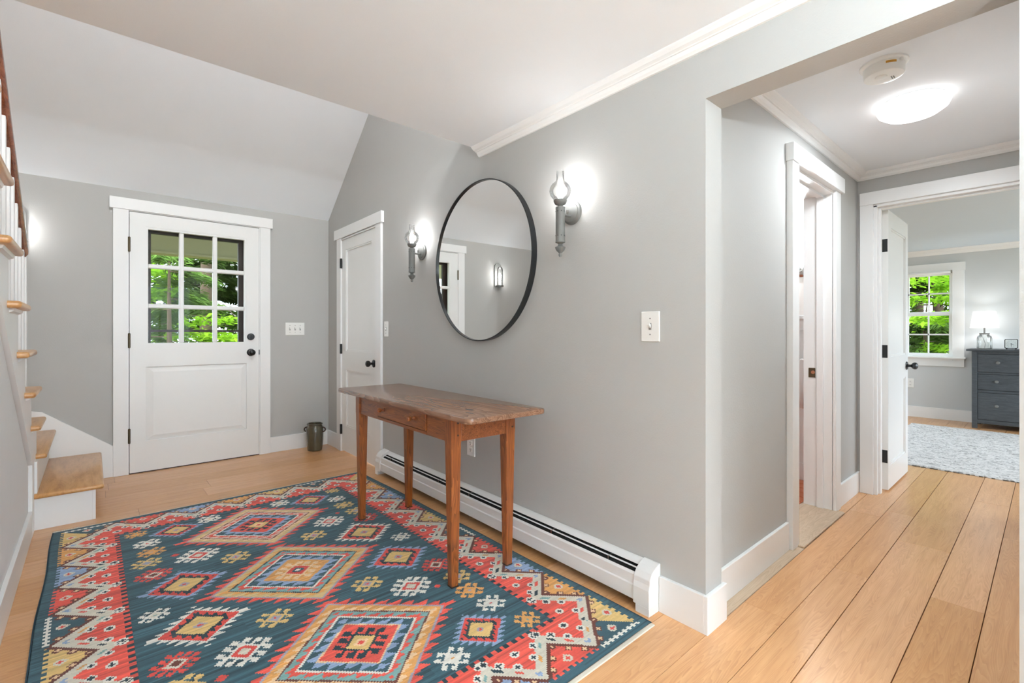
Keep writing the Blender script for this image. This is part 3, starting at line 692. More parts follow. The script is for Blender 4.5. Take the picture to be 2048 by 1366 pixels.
MB().box(0.006, 0.03, -0.022, -0.019, -0.0428, -0.0415).box(0.008, 0.028, -0.028, -0.025, -0.0428, -0.0415).build('print_mark', GREYP, bd, kind='stuff')
for a in (150, 265):
    MB().box(-0.004, 0.004, 0.058, 0.068, -0.018, -0.006).build('clip', PLAST, bd, rz=math.radians(a))
# unseen fill lamps added to brighten the ceilings: behind the camera, upper landing
def fill_lamp(loc, label, hh=1.56, watts=None):
    T = thing('added_fill_lamp', label, 'fill lamp', loc)
    MB().lathe([(0.14, 0), (0.14, 0.012), (0.02, 0.028), (0.012, 0.05)], 32).build('base', BLACK, T, smooth=True)
    MB().lathe([(0.011, 0.02), (0.011, hh)], 14).build('pole', BLACK, T, smooth=True)
    if watts is None:
        MB().lathe([(r_, z_ + hh) for r_, z_ in ((0.02, -0.01), (0.07, 0.005), (0.13, 0.05), (0.16, 0.11), (0.155, 0.11), (0.125, 0.055), (0.06, 0.015), (0.0001, 0.01))], 36).build('bowl', PLAST, T, smooth=True)
        bulb_light('fill_uplight', (0, 0, hh + 0.10), LW['fill_up'], T, 0.06, (0.80, 0.925, 1.0))
    else:
        MB().ball((0, 0, hh + 0.22), 0.22, 32, 20).build('globe', DOMEM, T, smooth=True)
        bulb_light('fill_globe_light', (0, 0, hh + 0.22), watts, T, 0.21, (0.97, 0.985, 1.0))
fill_lamp((0.40, -0.9, 0), 'added uplight behind the camera, brightening the entry ceiling')
fill_lamp((1.0, -2.1, 0), 'added uplight near the rear opening, out of view')
fill_lamp((0.3, 0.65, ZC + 0.25), 'added globe lamp on the upper landing, lighting the slope', 1.05, LW['upper'])

# ================================================================== SWITCHES AND OUTLETS
def plate(loc, rz, w, h, gangs, kind, label, cat):
    """local: plate on the plane x = 0, facing -x, width along y"""
    T = thing('light_switch' if kind == 'switch' else 'outlet', label, cat, loc, rz)
    MB().box(-0.006, 0, -w / 2, w / 2, -h / 2, h / 2).build('plate', PLAST, T, bevel=0.002)
    for g in range(gangs):
        yy = (g - (gangs - 1) / 2) * 0.046
        if kind == 'switch':
            t = MB().box(-0.007, -0.005, yy - 0.006, yy + 0.006, -0.013, 0.013).build('toggle_slot', GREYP, T)
            MB().prism([(-0.006, -0.008), (-0.006, 0.008), (-0.016, 0.013), (-0.017, 0.005)], 'y', yy - 0.004, yy + 0.004).build('toggle', PLAST, T)
            for zz in (-0.032, 0.032): MB().lathe([(0.003, -0.0065), (0.0028, -0.0055)], 10, (0, yy, zz), 'x').build('screw', GREYP, T)
        else:
            for zz in (-0.02, 0.02):
                r = MB().box(-0.0085, -0.005, yy - 0.016, yy + 0.016, zz - 0.014, zz + 0.014).build('receptacle', PLAST, T, bevel=0.003)
                MB().box(-0.0092, -0.0083, yy - 0.008, yy - 0.006, zz - 0.004, zz + 0.006).box(-0.0092, -0.0083, yy + 0.006, yy + 0.008, zz - 0.003, zz + 0.005).box(-0.0092, -0.0083, yy - 0.002, yy + 0.002, zz - 0.011, zz - 0.007).build('slot', DARK, r, kind='stuff')
    return T
plate((MX(1.06), 1.06, 1.116), -KS, 0.084, 0.120, 1, 'switch', 'white single light switch between mirror and hallway corner', 'light switch')
plate((MX(3.435), 3.435, 1.122), -KS, 0.066, 0.118, 1, 'switch', 'white light switch against the closet door casing', 'light switch')
plate((1.438, YW, 1.130), PI / 2, 0.170, 0.118, 3, 'switch', 'white triple light switch right of the entry door', 'light switch')
plate((MX(2.295), 2.295, 0.415), -KS, 0.078, 0.118, 1, 'outlet', 'white outlet on the wall under the table', 'outlet')
plate((BX, 1.225, 0.438), 0, 0.078, 0.118, 1, 'outlet', 'white outlet below the bedroom window', 'outlet')

# ================================================================== BASEBOARD HEATER
hs0, hs1 = 1.018, 3.47
HT = thing('baseboard_heater', 'long white baseboard radiator under the mirror wall', 'radiator', (MX(2.25), 2.25, 0), -KS)
a, b = hs0 - 2.25 + 0.06, hs1 - 2.25 - 0.07
MB().prism([(0, 0.03), (0, 0.178), (-0.004, 0.178), (-0.004, 0.03)], 'y', a, b).build('back_panel', HEATW, HT)
MB().prism([(-0.002, 0.180), (-0.002, 0.174), (-0.026, 0.164), (-0.030, 0.160), (-0.034, 0.162), (-0.030, 0.169), (-0.008, 0.180)], 'y', a, b).build('top_hood', HEATW, HT, smooth=True)
MB().prism([(-0.0440, 0.1560), (-0.0425, 0.1545), (-0.0470, 0.1510), (-0.0485, 0.1525)], 'y', a, b).build('damper', HEATW, HT)
MB().prism([(-0.060, 0.142), (-0.064, 0.140), (-0.068, 0.134), (-0.068, 0.098), (-0.074, 0.094), (-0.074, 0.040), (-0.066, 0.034), (-0.066, 0.038), (-0.071, 0.043), (-0.071, 0.092), (-0.064, 0.097), (-0.064, 0.132), (-0.060, 0.137), (-0.057, 0.139)], 'y', a, b).build('front_panel', HEATW, HT)
MB().prism([(-0.006, 0.06), (-0.058, 0.06), (-0.055, 0.132), (-0.034, 0.149), (-0.006, 0.156)], 'y', a + 0.013, b - 0.013).build('dark_core', DARK, HT, label='dark fill for heating element and slot shade')  # solid dark body, enlarged so the heater slots look shaded
for k in range(7):
    yy = a + 0.15 + k * (b - a - 0.3) / 6
    MB().box(-0.058, -0.004, yy - 0.0015, yy + 0.0015, 0.125, 0.158).build('bracket', CHROME, HT)
capp = [(0, 0.0), (-0.079, 0.0), (-0.079, 0.098), (-0.073, 0.118), (-0.072, 0.136), (-0.058, 0.158), (-0.034, 0.174), (-0.008, 0.184), (0, 0.184)]
capp2 = [(0, 0.03), (-0.079, 0.03)] + capp[2:]
MB().prism(capp2, 'y', a - 0.062, a + 0.012).build('end_cap', HEATW, HT, bevel=0.002)
MB().box(-0.079, 0, a - 0.062, a + 0.0, 0.0, 0.031).build('end_foot', HEATW, HT, bevel=0.001)
MB().prism(capp2, 'y', b - 0.012, b + 0.072).build('end_cap', HEATW, HT, bevel=0.002)
MB().box(-0.079, 0, b + 0.03, b + 0.072, 0.0, 0.031).build('end_foot', HEATW, HT, bevel=0.001)

# ================================================================== CONSOLE TABLE
tz = 0.0064
TB = thing('console_table', 'reddish pine console table with one drawer and tapered legs', 'table', (1.321, 2.1735, tz), -KS)
TH_ = 0.728 - tz
for sx in (-1, 1):
    for sy in (-1, 1):
        cx, cy = sx * 0.151, sy * 0.4815; mb = MB()
        lv = [(0, 0.0165), (0.612, 0.0255), (0.625, 0.0265), (TH_, 0.0265)]
        vs = []
        for z, h in lv: vs += [(cx - h, cy - h, z), (cx + h, cy - h, z), (cx + h, cy + h, z), (cx - h, cy + h, z)]
        fs = [(3, 2, 1, 0), (12, 13, 14, 15)]
        for j in range(3): fs += [(j*4+i, j*4+(i+1) % 4, (j+1)*4+(i+1) % 4, (j+1)*4+i) for i in range(4)]
        mb.add(vs, fs)
        lg = mb.build('leg', PINE, TB, bevel=0.002)
        pg = MB()
        for zz in (0.648, 0.70):
            pg.lathe([(0.0045, 0), (0.004, -0.0008)], 10, (cx + 0.008, cy + sy * 0.0265 * (1 if sy < 0 else 1), zz), 'y') if sy < 0 else pg.lathe([(0.0045, 0), (0.004, 0.0008)], 10, (cx + 0.008, cy + 0.0265, zz), 'y')
        pg.build('peg', DARKBR, lg, kind='stuff')
        MB().box(cx - 0.017, cx + 0.017, cy - 0.017, cy + 0.017, -0.0, 0.006).build('foot_pad', DARKBR, lg)
za = 0.625 - tz
for sy in (-1, 1): MB().box(-0.126, 0.126, sy * 0.4815 - 0.011 + sy * 0.008, sy * 0.4815 + 0.011 + sy * 0.008, za, TH_).build('apron', PINEY, TB, bevel=0.001)
MB().box(0.148, 0.170, -0.457, 0.457, za, TH_).build('apron', PINEY, TB, bevel=0.001)
d0, d1 = -0.295, 0.225
MB().box(-0.170, -0.148, -0.457, d0, za, TH_).build('apron', PINEY, TB, bevel=0.001)
MB().box(-0.170, -0.148, d1, 0.457, za, TH_).build('apron', PINEY, TB, bevel=0.001)
MB().box(-0.170, -0.148, d0, d1, za, 0.640 - tz).build('apron', PINEY, TB, bevel=0.001)
DR = MB().box(-0.176, -0.155, d0 + 0.003, d1 - 0.003, 0.643 - tz, TH_ - 0.004).build('drawer', PINEY, TB, bevel=0.003)
MB().box(-0.155, 0.12, d0 + 0.012, d1 - 0.012, 0.65 - tz, 0.712 - tz).build('drawer_box', PINEY, DR)
for yy in (-0.185, 0.135):
    MB().lathe([(0.010, -0.176), (0.006, -0.180), (0.005, -0.190), (0.010, -0.195), (0.0125, -0.203), (0.010, -0.211), (0.0001, -0.214)], 18, (0, yy, 0.688 - tz), 'x').build('drawer_knob', PINE, DR, smooth=True)
tp = MB(); cxy = []
hx0, hx1, hy0, hy1 = -0.205, 0.225, -0.672, 0.735
def rc(cx, cy, r, a0):
    return [(cx + r * math.cos(a0 + k * PI / 8), cy + r * math.sin(a0 + k * PI / 8)) for k in range(5)]
r = 0.03
poly = rc(hx1 - r, hy1 - r, r, 0) + rc(hx0 + r, hy1 - r, r, PI / 2) + rc(hx0 + r, hy0 + r, r, PI) + rc(hx1 - r, hy0 + r, r, 1.5 * PI)
tp.prism(poly, 'z', TH_, 0.752 - tz)
tp.build('tabletop', PINET, TB, smooth=True, bevel=0.006, seg=2)

# ================================================================== KILIM RUG
def make_rug():
    X0, X1, Y0, Y1 = -0.02, 1.706, -0.014, 2.575
    cell = 0.0065
    nx = int(round((X1 - X0) / cell)); ny = int(round((Y1 - Y0) / cell))
    xs = X0 + (np.arange(nx) + 0.5) * (X1 - X0) / nx; ys = Y0 + (np.arange(ny) + 0.5) * (Y1 - Y0) / ny
    X, Y = np.meshgrid(xs, ys)
    rg = np.random.RandomState(3)
    S = rg.uniform(-1, 1, (ny, 1)) * 0.55 + np.repeat(rg.uniform(-1, 1, (ny, 9)), nx // 9 + 1, axis=1)[:, :nx] * 0.5
    P = dict(navy=(58, 88, 98), dk=(38, 58, 66), red=(214, 78, 68), coral=(226, 90, 76), cream=(218, 211, 195), white=(236, 232, 222), gold=(222, 187, 122),
             orange=(224, 162, 94), blue=(148, 168, 200), teal=(130, 170, 168), brown=(104, 56, 46), lilac=(168, 162, 176), tan=(214, 186, 132), peach=(234, 200, 158), pinkc=(222, 186, 170), rust=(156, 98, 66))
    C = np.zeros((ny, nx, 3))
    def put(mask, c, amp=0.10):
        col = np.array(P[c], float)
        C[mask] = col[None] * (1 + amp * S[mask])[:, None]
    def fill(c, amp): put(np.ones_like(X, bool), c, amp)
    cx, cy = 0.843, 1.279
    fill('navy', 0.30)
    saw = lambda e, p: (e / p) - np.floor(e / p)
    # ---------- big medallions
    def medallion(mx, my, k):
        dx, dy = X - mx, Y - my
        t = np.abs(dx) / 0.345 + np.abs(dy) / 0.316; e = np.abs(dx) / 0.345 - np.abs(dy) / 0.316
        w = saw(e, 0.225)
        put(t < 1.0 + 0.17 * w, 'coral', 0.16)
        put(t < 1.0, 'lilac')
        put(t < 0.965, ('orange', 'tan', 'tan')[k], 0.1)
        put(t < 0.815 + 0.11 * w, ('peach', 'orange', 'peach')[k], 0.08)
        put(t < 0.815, ('brown', 'dk', 'brown')[k], 0.1)
        put(t < 0.788, ('teal', 'teal', 'pinkc')[k])
        put(t < 0.655 + 0.10 * w, 'coral')
        put(t < 0.648, 'white', 0.04)
        put(t < 0.612, 'navy', 0.18)
        put(t < 0.45 + 0.15 * w, 'blue')
        put(t < 0.45, ('peach', 'blue', 'blue')[k])
        put(t < 0.425, ('coral', 'orange', 'coral')[k], 0.12)
        stamp(mx, my, 0.172, 3, ('dk', 'peach', 'dk')[k], None)
        if k == 1:
            put(t < 0.155, 'red'); put(t < 0.085, 'navy'); put(t < 0.035, 'white')
        else:
            put(t < 0.16, 'gold'); put(t < 0.085, 'peach'); put(t < 0.04, 'red')
    # ---------- hooked motifs (diagonal to the rug)
    def bitmap(npr):
        n = 11 if npr == 2 else 13
        B = np.zeros((n, n), int); c0 = 3; c1 = n - 4; h = n // 2
        B[c0:c1 + 1, c0:c1 + 1] = 1
        pr = [c0, c1] if npr == 2 else [c0, h, c1]
        for p in pr:
            d = -1 if (npr == 2 and p == c1) else 1
            for r_ in range(3):
                for w_ in ((0, 1) if r_ < 2 else (0,)):
                    c_ = min(n - 1, p + d * w_)
                    B[r_, c_] = 1; B[n - 1 - r_, n - 1 - c_] = 1; B[n - 1 - c_, r_] = 1; B[c_, n - 1 - r_] = 1
        B[c0 + 1:c1, c0 + 1:c1] = 2
        q = 0 if npr == 2 else 1
        B[h - q:h + q + 1, h - q:h + q + 1] = 3
        return B
    BM = {2: bitmap(2), 3: bitmap(3)}
    def stamp(mx, my, size, npr, c, inner, core=None, mid=None):
        B = BM[npr]; n = B.shape[0]
        dx, dy = X - mx, (Y - my) / 0.92
        p = (dx - dy) / math.sqrt(2) / size + 0.5; q = (dx + dy) / math.sqrt(2) / size + 0.5
        ok = (p >= 0) & (p < 1) & (q >= 0) & (q < 1)
        i = np.clip((p * n).astype(int), 0, n - 1); j = np.clip(((1 - q) * n).astype(int), 0, n - 1)
        V = np.where(ok, B[j, i], 0)
        put(V >= 1, c, 0.08)
        if inner: put(V == 2, inner, 0.08); put(V == 3, core or inner, 0.08)
    # ---------- serrated diamonds
    def serr(mx, my, a, teeth, core='gold'):
        dx, dy = X - mx, (Y - my) / 0.95
        t = (np.abs(dx) + np.abs(dy)) / a; e = (np.abs(dx) - np.abs(dy)) / a
        w = saw(e, 0.40)
        put(t < 1.0 + 0.36 * w, teeth); put(t < 1.04, teeth)
        put(t < 1.0, 'red', 0.12); put(t < 0.66 + 0.24 * (1 - w), 'dk', 0.15); put(t < 0.60, core)
        put((t < 0.18), 'lilac'); put(t < 0.08, 'red')
    F = lambda x, y: (2 * cx - x, 2 * cy - y)
    for p, a, te in (((1.25, 1.088), 0.128, 'blue'), ((1.249, 1.473), 0.128, 'white'), ((1.201, 0.376), 0.098, 'blue')):
        serr(*p, a, te); serr(*F(*p), a, te)
        if a < 0.1: serr(2 * cx - p[0], p[1], a, te); serr(p[0], 2 * cy - p[1], a, te)
    for k, my in enumerate((0.595, 1.276, 1.962)): medallion(0.843, my, k)
    hooks = [((1.372, 0.307), 0.100, 2, 'orange', 'orange', 'teal'), ((1.337, 0.484), 0.118, 2, 'white', 'white', 'red'), ((1.329, 0.617), 0.118, 2, 'orange', 'orange', 'lilac'),
             ((1.357, 0.746), 0.118, 2, 'gold', 'lilac', 'blue'), ((1.343, 0.901), 0.125, 3, 'red', 'cream', 'brown'), ((1.370, 1.286), 0.100, 2, 'white', 'cream', 'teal'),
             ((1.345, 1.665), 0.125, 3, 'red', 'cream', 'brown'), ((1.343, 1.805), 0.118, 2, 'gold', 'lilac', 'blue'), ((1.328, 1.947), 0.118, 2, 'gold', 'gold', 'lilac'), ((1.335, 2.086), 0.112, 2, 'white', 'cream', 'red'), ((1.373, 2.262), 0.092, 2, 'gold', 'gold', 'brown'),
             ((1.028, 0.951), 0.125, 2, 'gold', 'lilac', 'red'), ((1.161, 0.809), 0.160, 3, 'white', 'red', 'cream'), ((1.028, 1.610), 0.125, 2, 'gold', 'lilac', 'red'), ((1.161, 1.746), 0.155, 3, 'white', 'red', 'cream'),
             ((1.037, 0.314), 0.118, 2, 'white', 'white', 'orange'), ((1.033, 2.245), 0.112, 2, 'white', 'cream', 'orange')]
    for p, sz, npr, c, i_, co in hooks:
        stamp(*p, sz, npr, c, i_, co); stamp(*F(*p), sz, npr, c, i_, co)
    for p in ((1.245, 0.735), (1.245, 1.84), (1.10, 2.06)):
        for q in (p, F(*p)):
            put(np.abs(X - q[0]) + np.abs(Y - q[1]) < 0.018, 'red')
    # ---------- border
    hw, hl = (X1 - X0) / 2, (Y1 - Y0) / 2; mx0, my0 = (X0 + X1) / 2, (Y0 + Y1) / 2
    WX = hw - np.abs(X - mx0); WY = hl - np.abs(Y - my0)
    BW = 0.264
    long_ = WX < WY
    Wd = np.minimum(WX, WY)
    inb = Wd < BW
    s = np.where(long_, Y - my0, X - mx0)
    T = np.where(long_, 0.2545, 0.2415); ph = np.where(long_, 0.5, 0.0)
    u = s / T + ph                                 # integer u = triangle centre
    idx = np.round(u).astype(int); tri = 1 - 2 * np.abs(u - idx)
    wb = 0.040 + 0.128 * tri; wc = wb + 0.066
    put(inb, 'coral', 0.22)
    # comb against the field
    put(inb & (Wd > BW - 0.016) & (saw(s, 0.036) < 0.5), 'dk', 0.1)
    put(inb & (Wd < wc), 'cream', 0.05)
    # flecks inside the cream band
    mid = wb + 0.040
    fl = inb & (np.abs(Wd - mid) < 0.008) & (saw(u * 5, 1) > 0.28) & (saw(u * 5, 1) < 0.72)
    for kk, c in enumerate(('dk', 'coral', 'blue', 'orange', 'teal')):
        put(fl & (np.floor(u * 5).astype(int) % 5 == kk), c, 0.1)
    # outer triangles
    right = X > mx0; near = Y < my0
    # long side order from -1.14 upwards on the right; the left is the same turned half round
    seqL = ['gold', 'orange', 'blue', 'red', 'navy', 'gold', 'red', 'blue', 'orange', 'gold']
    jl = np.clip(np.where(right, idx + 4, 9 - (idx + 4)), 0, 9)
    seqS = ['red', 'navy', 'gold', 'orange', 'blue', 'red', 'navy']      # near side, from the left
    js = np.clip(np.where(near, idx + 3, 6 - (idx + 3)), 0, 6)
    outer = inb & (Wd < wb)
    for k, c in enumerate(seqL): put(outer & long_ & (jl == k), 'coral' if c == 'red' else c, 0.12)
    for k, c in enumerate(seqS): put(outer & ~long_ & (js == k), 'coral' if c == 'red' else c, 0.12)
    put(inb & (np.abs(Wd - wb) < 0.010) & (saw(Wd + s, 0.0001) >= 0), 'brown', 0.1)
    put(inb & (Wd < 0.034), 'navy', 0.22)
    put(inb & (Wd < 0.046) & (Wd >= 0.030) & (saw(s, 0.030) < 0.5), 'navy', 0.15)
    nav = inb & (Wd >= 0.026) & (Wd < 0.048) & np.where(long_, jl == 4, (js == 1) | (js == 6)) & (np.abs(u - idx) < 0.45)
    put(nav, 'white', 0.04); put(nav & (np.abs(Wd - 0.037) > 0.004) & (saw(s, 0.026) < 0.5), 'navy', 0.1)
    # small flowers
    def flower(fx, fy, r, c, cc):
        a, b = np.abs(X - fx), np.abs(Y - fy)
        if c: put((a + b < r * 1.25) & (np.maximum(a, b) < r * 0.98), c, 0.05)
        put(((a < r * 0.20) & (b < r * 0.62)) | ((b < r * 0.20) & (a < r * 0.62)), cc, 0.05)
    def toxy(side, sv, w):
        return {0: (X0 + w, my0 + sv), 1: (X1 - w, my0 + sv), 2: (mx0 + sv, Y0 + w), 3: (mx0 + sv, Y1 - w)}[side]
    for side in range(4):
        TT = 0.2545 if side < 2 else 0.2415; half = hl if side < 2 else hw
        cent = [(k + 0.5) * TT for k in range(-5, 5)] if side < 2 else [k * TT for k in range(-3, 4)]
        for c_ in cent:
            for sg in (-1, 1):
                for f_ in (0.06, 0.36, 0.70):
                    ss = c_ + sg * f_ * TT / 2
                    w = 0.040 + 0.128 * (1 - f_) + 0.074
                    if half - abs(ss) < w: continue
                    flower(*toxy(side, ss, w), 0.0175, 'white', 'dk')
                for f_ in (0.02, 0.34, 0.66):
                    ss = c_ + sg * f_ * TT / 2; w = 0.040 + 0.128 * (1 - f_) - 0.016
                    if half - abs(ss) < w or w < 0.05: continue
                    flower(*toxy(side, ss, w), 0.0150, 'brown', 'peach')
            flower(*toxy(side, c_, 0.075), 0.020, 'cream', 'red')
            vs_ = c_ + TT / 2
            if half - abs(vs_) > 0.20: flower(*toxy(side, vs_, 0.205), 0.019, 'white', 'dk')
    C = np.clip(C, 0, 255) / 255
    C = np.where(C <= 0.04045, C / 12.92, ((C + 0.055) / 1.055) ** 2.4)
    root = thing('kilim_rug', 'red and teal patterned kilim rug with serrated diamonds on the oak floor', 'rug', (-0.135, 1.006, 0))
    gx_ = np.linspace(X0, X1, nx + 1); gy_ = np.linspace(Y0, Y1, ny + 1)
    GX, GY = np.meshgrid(gx_, gy_)
    GX = GX + 0.0035 * np.sin(GY * 7.3) * np.clip(1 - np.minimum(GX - X0, X1 - GX) / 0.2, 0, 1)
    V = np.stack([GX.ravel(), GY.ravel(), np.full(GX.size, 0.006)], 1)
    a = (np.arange(ny)[:, None] * (nx + 1) + np.arange(nx)[None]).ravel()
    Fc = np.stack([a, a + 1, a + nx + 2, a + nx + 1], 1)
    me = bpy.data.meshes.new('weave')
    me.vertices.add(len(V)); me.vertices.foreach_set('co', V.astype(np.float32).ravel())
    me.loops.add(Fc.size); me.loops.foreach_set('vertex_index', Fc.astype(np.int32).ravel())
    me.polygons.add(len(Fc)); me.polygons.foreach_set('loop_start', np.arange(0, Fc.size, 4, dtype=np.int32))
    me.update(calc_edges=True); me.validate()
    at = me.color_attributes.new('weave_color', 'FLOAT_COLOR', 'CORNER')
    cc = np.ones((len(Fc), 4, 4), np.float32); cc[:, :, :3] = C.reshape(-1, 1, 3)
    at.data.foreach_set('color', cc.ravel())
    m, nt, b = newmat('kilim_wool')
    N = nt.nodes.new; L = nt.links.new
    ca = N('ShaderNodeVertexColor'); ca.layer_name = 'weave_color'
    geo = N('ShaderNodeNewGeometry')
    mp = N('ShaderNodeMapping'); mp.inputs['Scale'].default_value = (90, 260, 1)
    L(geo.outputs['Position'], mp.inputs['Vector'])
    n_ = N('ShaderNodeTexNoise'); n_.inputs['Scale'].default_value = 1.0; n_.inputs['Detail'].default_value = 3
    L(mp.outputs[0], n_.inputs['Vector'])
    mr = N('ShaderNodeMapRange'); mr.inputs['To Min'].default_value = 0.78; mr.inputs['To Max'].default_value = 1.22
    L(n_.outputs['Fac'], mr.inputs['Value'])
    vm = N('ShaderNodeVectorMath'); vm.operation = 'SCALE'
    L(ca.outputs['Color'], vm.inputs[0]); L(mr.outputs['Result'], vm.inputs['Scale'])
    L(vm.outputs[0], b.inputs['Base Color']); b.inputs['Roughness'].default_value = 0.92; b.inputs['Specular IOR Level'].default_value = 0.15
    b.inputs['Sheen Weight'].default_value = 0.15
    bp = N('ShaderNodeBump'); bp.inputs['Strength'].default_value = 0.35; bp.inputs['Distance'].default_value = 0.002
    L(n_.outputs['Fac'], bp.inputs['Height']); L(bp.outputs['Normal'], b.inputs['Normal'])
    me.materials.append(m)
    o = bpy.data.objects.new('weave', me); COL.objects.link(o); o.parent = root
    EDGE = paint('rug_edge_navy', srgb(44, 66, 78), 0.9, 0.5, 200, 0.2)
    CREAM = paint('rug_cotton_end', srgb(222, 214, 198), 0.9, 0.6, 200, 0.08)
    for (x0, x1) in ((X0 - 0.004, X0 + 0.002), (X1 - 0.002, X1 + 0.004)):
        mb = MB(); nn = 60; vs = []; fs = []
        for k in range(nn + 1):
            yy = Y0 + (Y1 - Y0) * k / nn; wv = 0.0035 * math.sin(yy * 7.3)
            vs += [(x0 + wv, yy, 0.0005), (x1 + wv, yy, 0.0005), (x1 + wv, yy, 0.006), (x0 + wv, yy, 0.006)]
        for k in range(nn): fs += [(k*4+i, k*4+(i+1) % 4, (k+1)*4+(i+1) % 4, (k+1)*4+i) for i in range(4)]
        mb.add(vs, fs); mb.build('selvedge', EDGE, root)
    MB().box(X0, X1, Y0 - 0.018, Y0 + 0.001, 0.0005, 0.006).build('end_binding', CREAM, root, bevel=0.003, label='cream cotton end')
    MB().box(X0, X1, Y1 - 0.001, Y1 + 0.008, 0.0005, 0.006).build('end_binding', CREAM, root, bevel=0.002, label='cream cotton end')
    fr = MB()
    for k in range(26):
        x = X0 + 0.004 * k + rnd.uniform(-.002, .002)
        fr.tube([(x, Y1 + 0.006, 0.004), (x + rnd.uniform(-.006, .006), Y1 + 0.016, 0.006), (x + rnd.uniform(-.012, .012), Y1 + rnd.uniform(.02, .032), 0.002)], 0.0013, 5)
    fr.build('fringe', CREAM, root, label='loose cream fringe', kind='stuff')
make_rug()

# ================================================================== STONEWARE JAR
T = thing('stoneware_jar', 'dark green glazed stoneware jar with two ear handles in the corner', 'jar', (1.560, 4.545, 0))
MB().lathe([(0.055, 0.0), (0.064, 0.004), (0.068, 0.03), (0.074, 0.10), (0.076, 0.17), (0.074, 0.205), (0.066, 0.225), (0.063, 0.234), (0.067, 0.238), (0.070, 0.243), (0.069, 0.249), (0.064, 0.252), (0.058, 0.249), (0.056, 0.243), (0.058, 0.235), (0.064, 0.21), (0.066, 0.15), (0.062, 0.02), (0.0001, 0.012)], 40).build('body', CERAM, T, smooth=True)
for s in (-1, 1):
    a = math.radians(-41.4)
    d = Vector((math.cos(a), math.sin(a), 0)) * s
    pts = [d * (0.072 + 0.026 * math.sin(PI * k / 8)) + Vector((0, 0, 0.172 + 0.042 * (0.5 + 0.5 * math.cos(PI * k / 8)))) for k in range(9)]
    MB().tube(pts, 0.0062, 10).build('handle', CERAMD, T, smooth=True, label='dark brown ear handle')

# ================================================================== BEDROOM FURNITURE
DS = thing('dresser', 'dark blue-grey wooden dresser below the glass lamp', 'dresser', (7.60, 0.203, 0))
hw = 0.402; dp = 0.44; hz = 0.884
for sy in (-1, 1):
    for x0 in (0.0, dp - 0.05): MB().box(x0, x0 + 0.05, sy * hw - sy * 0.045, sy * hw, 0, hz).build('leg', DRESS, DS, bevel=0.002)
    MB().box(0.05, dp - 0.05, sy * hw - sy * 0.03, sy * hw - sy * 0.008, 0.06, hz).build('side_panel', DRESS, DS)
MB().box(-0.03, dp + 0.005, -hw - 0.045, hw + 0.045, hz, hz + 0.024).build('top', DRESS, DS, bevel=0.003)
for z0, z1 in ((0.853, hz), (0.626, 0.644), (0.416, 0.442), (0.062, 0.104)): MB().box(0.008, 0.03, -hw + 0.045, hw - 0.045, z0, z1).build('rail', DRESS, DS)
MB().box(0.008, 0.03, -0.012, 0.012, 0.644, 0.853).build('rail', DRESS, DS)
MB().box(0.03, dp, -hw + 0.03, hw - 0.03, 0.104, hz).build('carcass', DARK, DS)
def drawer(y0, y1, z0, z1, ks):
    d = MB().box(0.006, 0.028, y0 + 0.004, y1 - 0.004, z0 + 0.004, z1 - 0.004).build('drawer', DRESS, DS, bevel=0.0015)
    for k in ks:
        MB().lathe([(0.006, 0.006), (0.006, -0.008), (0.014, -0.014), (0.018, -0.020), (0.014, -0.026), (0.0001, -0.028)], 18, (0, k, (z0 + z1) / 2 + 0.01), 'x').build('drawer_knob', PEWTER, d, smooth=True)
drawer(0.012, hw - 0.045, 0.644, 0.853, [0.19]); drawer(-hw + 0.045, -0.012, 0.644, 0.853, [-0.19])
drawer(-hw + 0.045, hw - 0.045, 0.442, 0.626, [0.20, -0.20]); drawer(-hw + 0.045, hw - 0.045, 0.104, 0.416, [0.20, -0.20])

TL = thing('table_lamp', 'lit lamp with ribbed glass jar base and white shade on the dresser', 'table lamp', (7.84, 0.517, 0.908))
mb = MB(); prof = [(0.060, 0.0), (0.064, 0.006), (0.064, 0.125), (0.058, 0.145), (0.045, 0.158), (0.042, 0.168)]
nn = 64; vs = []
for r_, z_ in prof:
    for k in range(nn):
        rr = r_ * (1 + (0.02 if k % 4 < 2 else -0.02) * (1 if 0.005 < z_ < 0.15 else 0)); vs.append((rr * math.cos(2 * PI * k / nn), rr * math.sin(2 * PI * k / nn), z_))
mb.add(vs, [(j*nn+k, j*nn+(k+1) % nn, (j+1)*nn+(k+1) % nn, (j+1)*nn+k) for j in range(len(prof)-1) for k in range(nn)])
mb.build('glass_jar', JARG, TL, smooth=True)
MB().lathe([(0.063, 0.0), (0.063, 0.005), (0.0001, 0.006)], 40).build('jar_bottom', JARG, TL)
MB().lathe([(0.044, 0.168), (0.044, 0.182), (0.0001, 0.183)], 32).build('lid', LIDW, TL, smooth=True)
MB().lathe([(0.008, 0.18), (0.008, 0.26), (0.012, 0.262), (0.012, 0.29)], 16).build('stem', PEWTER, TL, smooth=True)
MB().tube([(0, 0.010, 0.17), (0, 0.016, 0.14), (0, 0.004, 0.10), (0, -0.008, 0.06), (0, -0.002, 0.008)], 0.002, 8).build('cord', GREYP, TL, smooth=True)
MB().lathe([(0.123, 0.245), (0.097, 0.436)], 48, caps=False).build('lamp_shade', SHADE, TL, smooth=True, label='glowing white drum shade')
MB().lathe([(0.018, 0.29), (0.028, 0.32), (0.03, 0.345), (0.018, 0.37), (0.0001, 0.378)], 16).build('bulb', BULBM, TL, smooth=True)
bulb_light('table_lamp_light', (0, 0, 0.335), LW['table_lamp'], TL, 0.03)

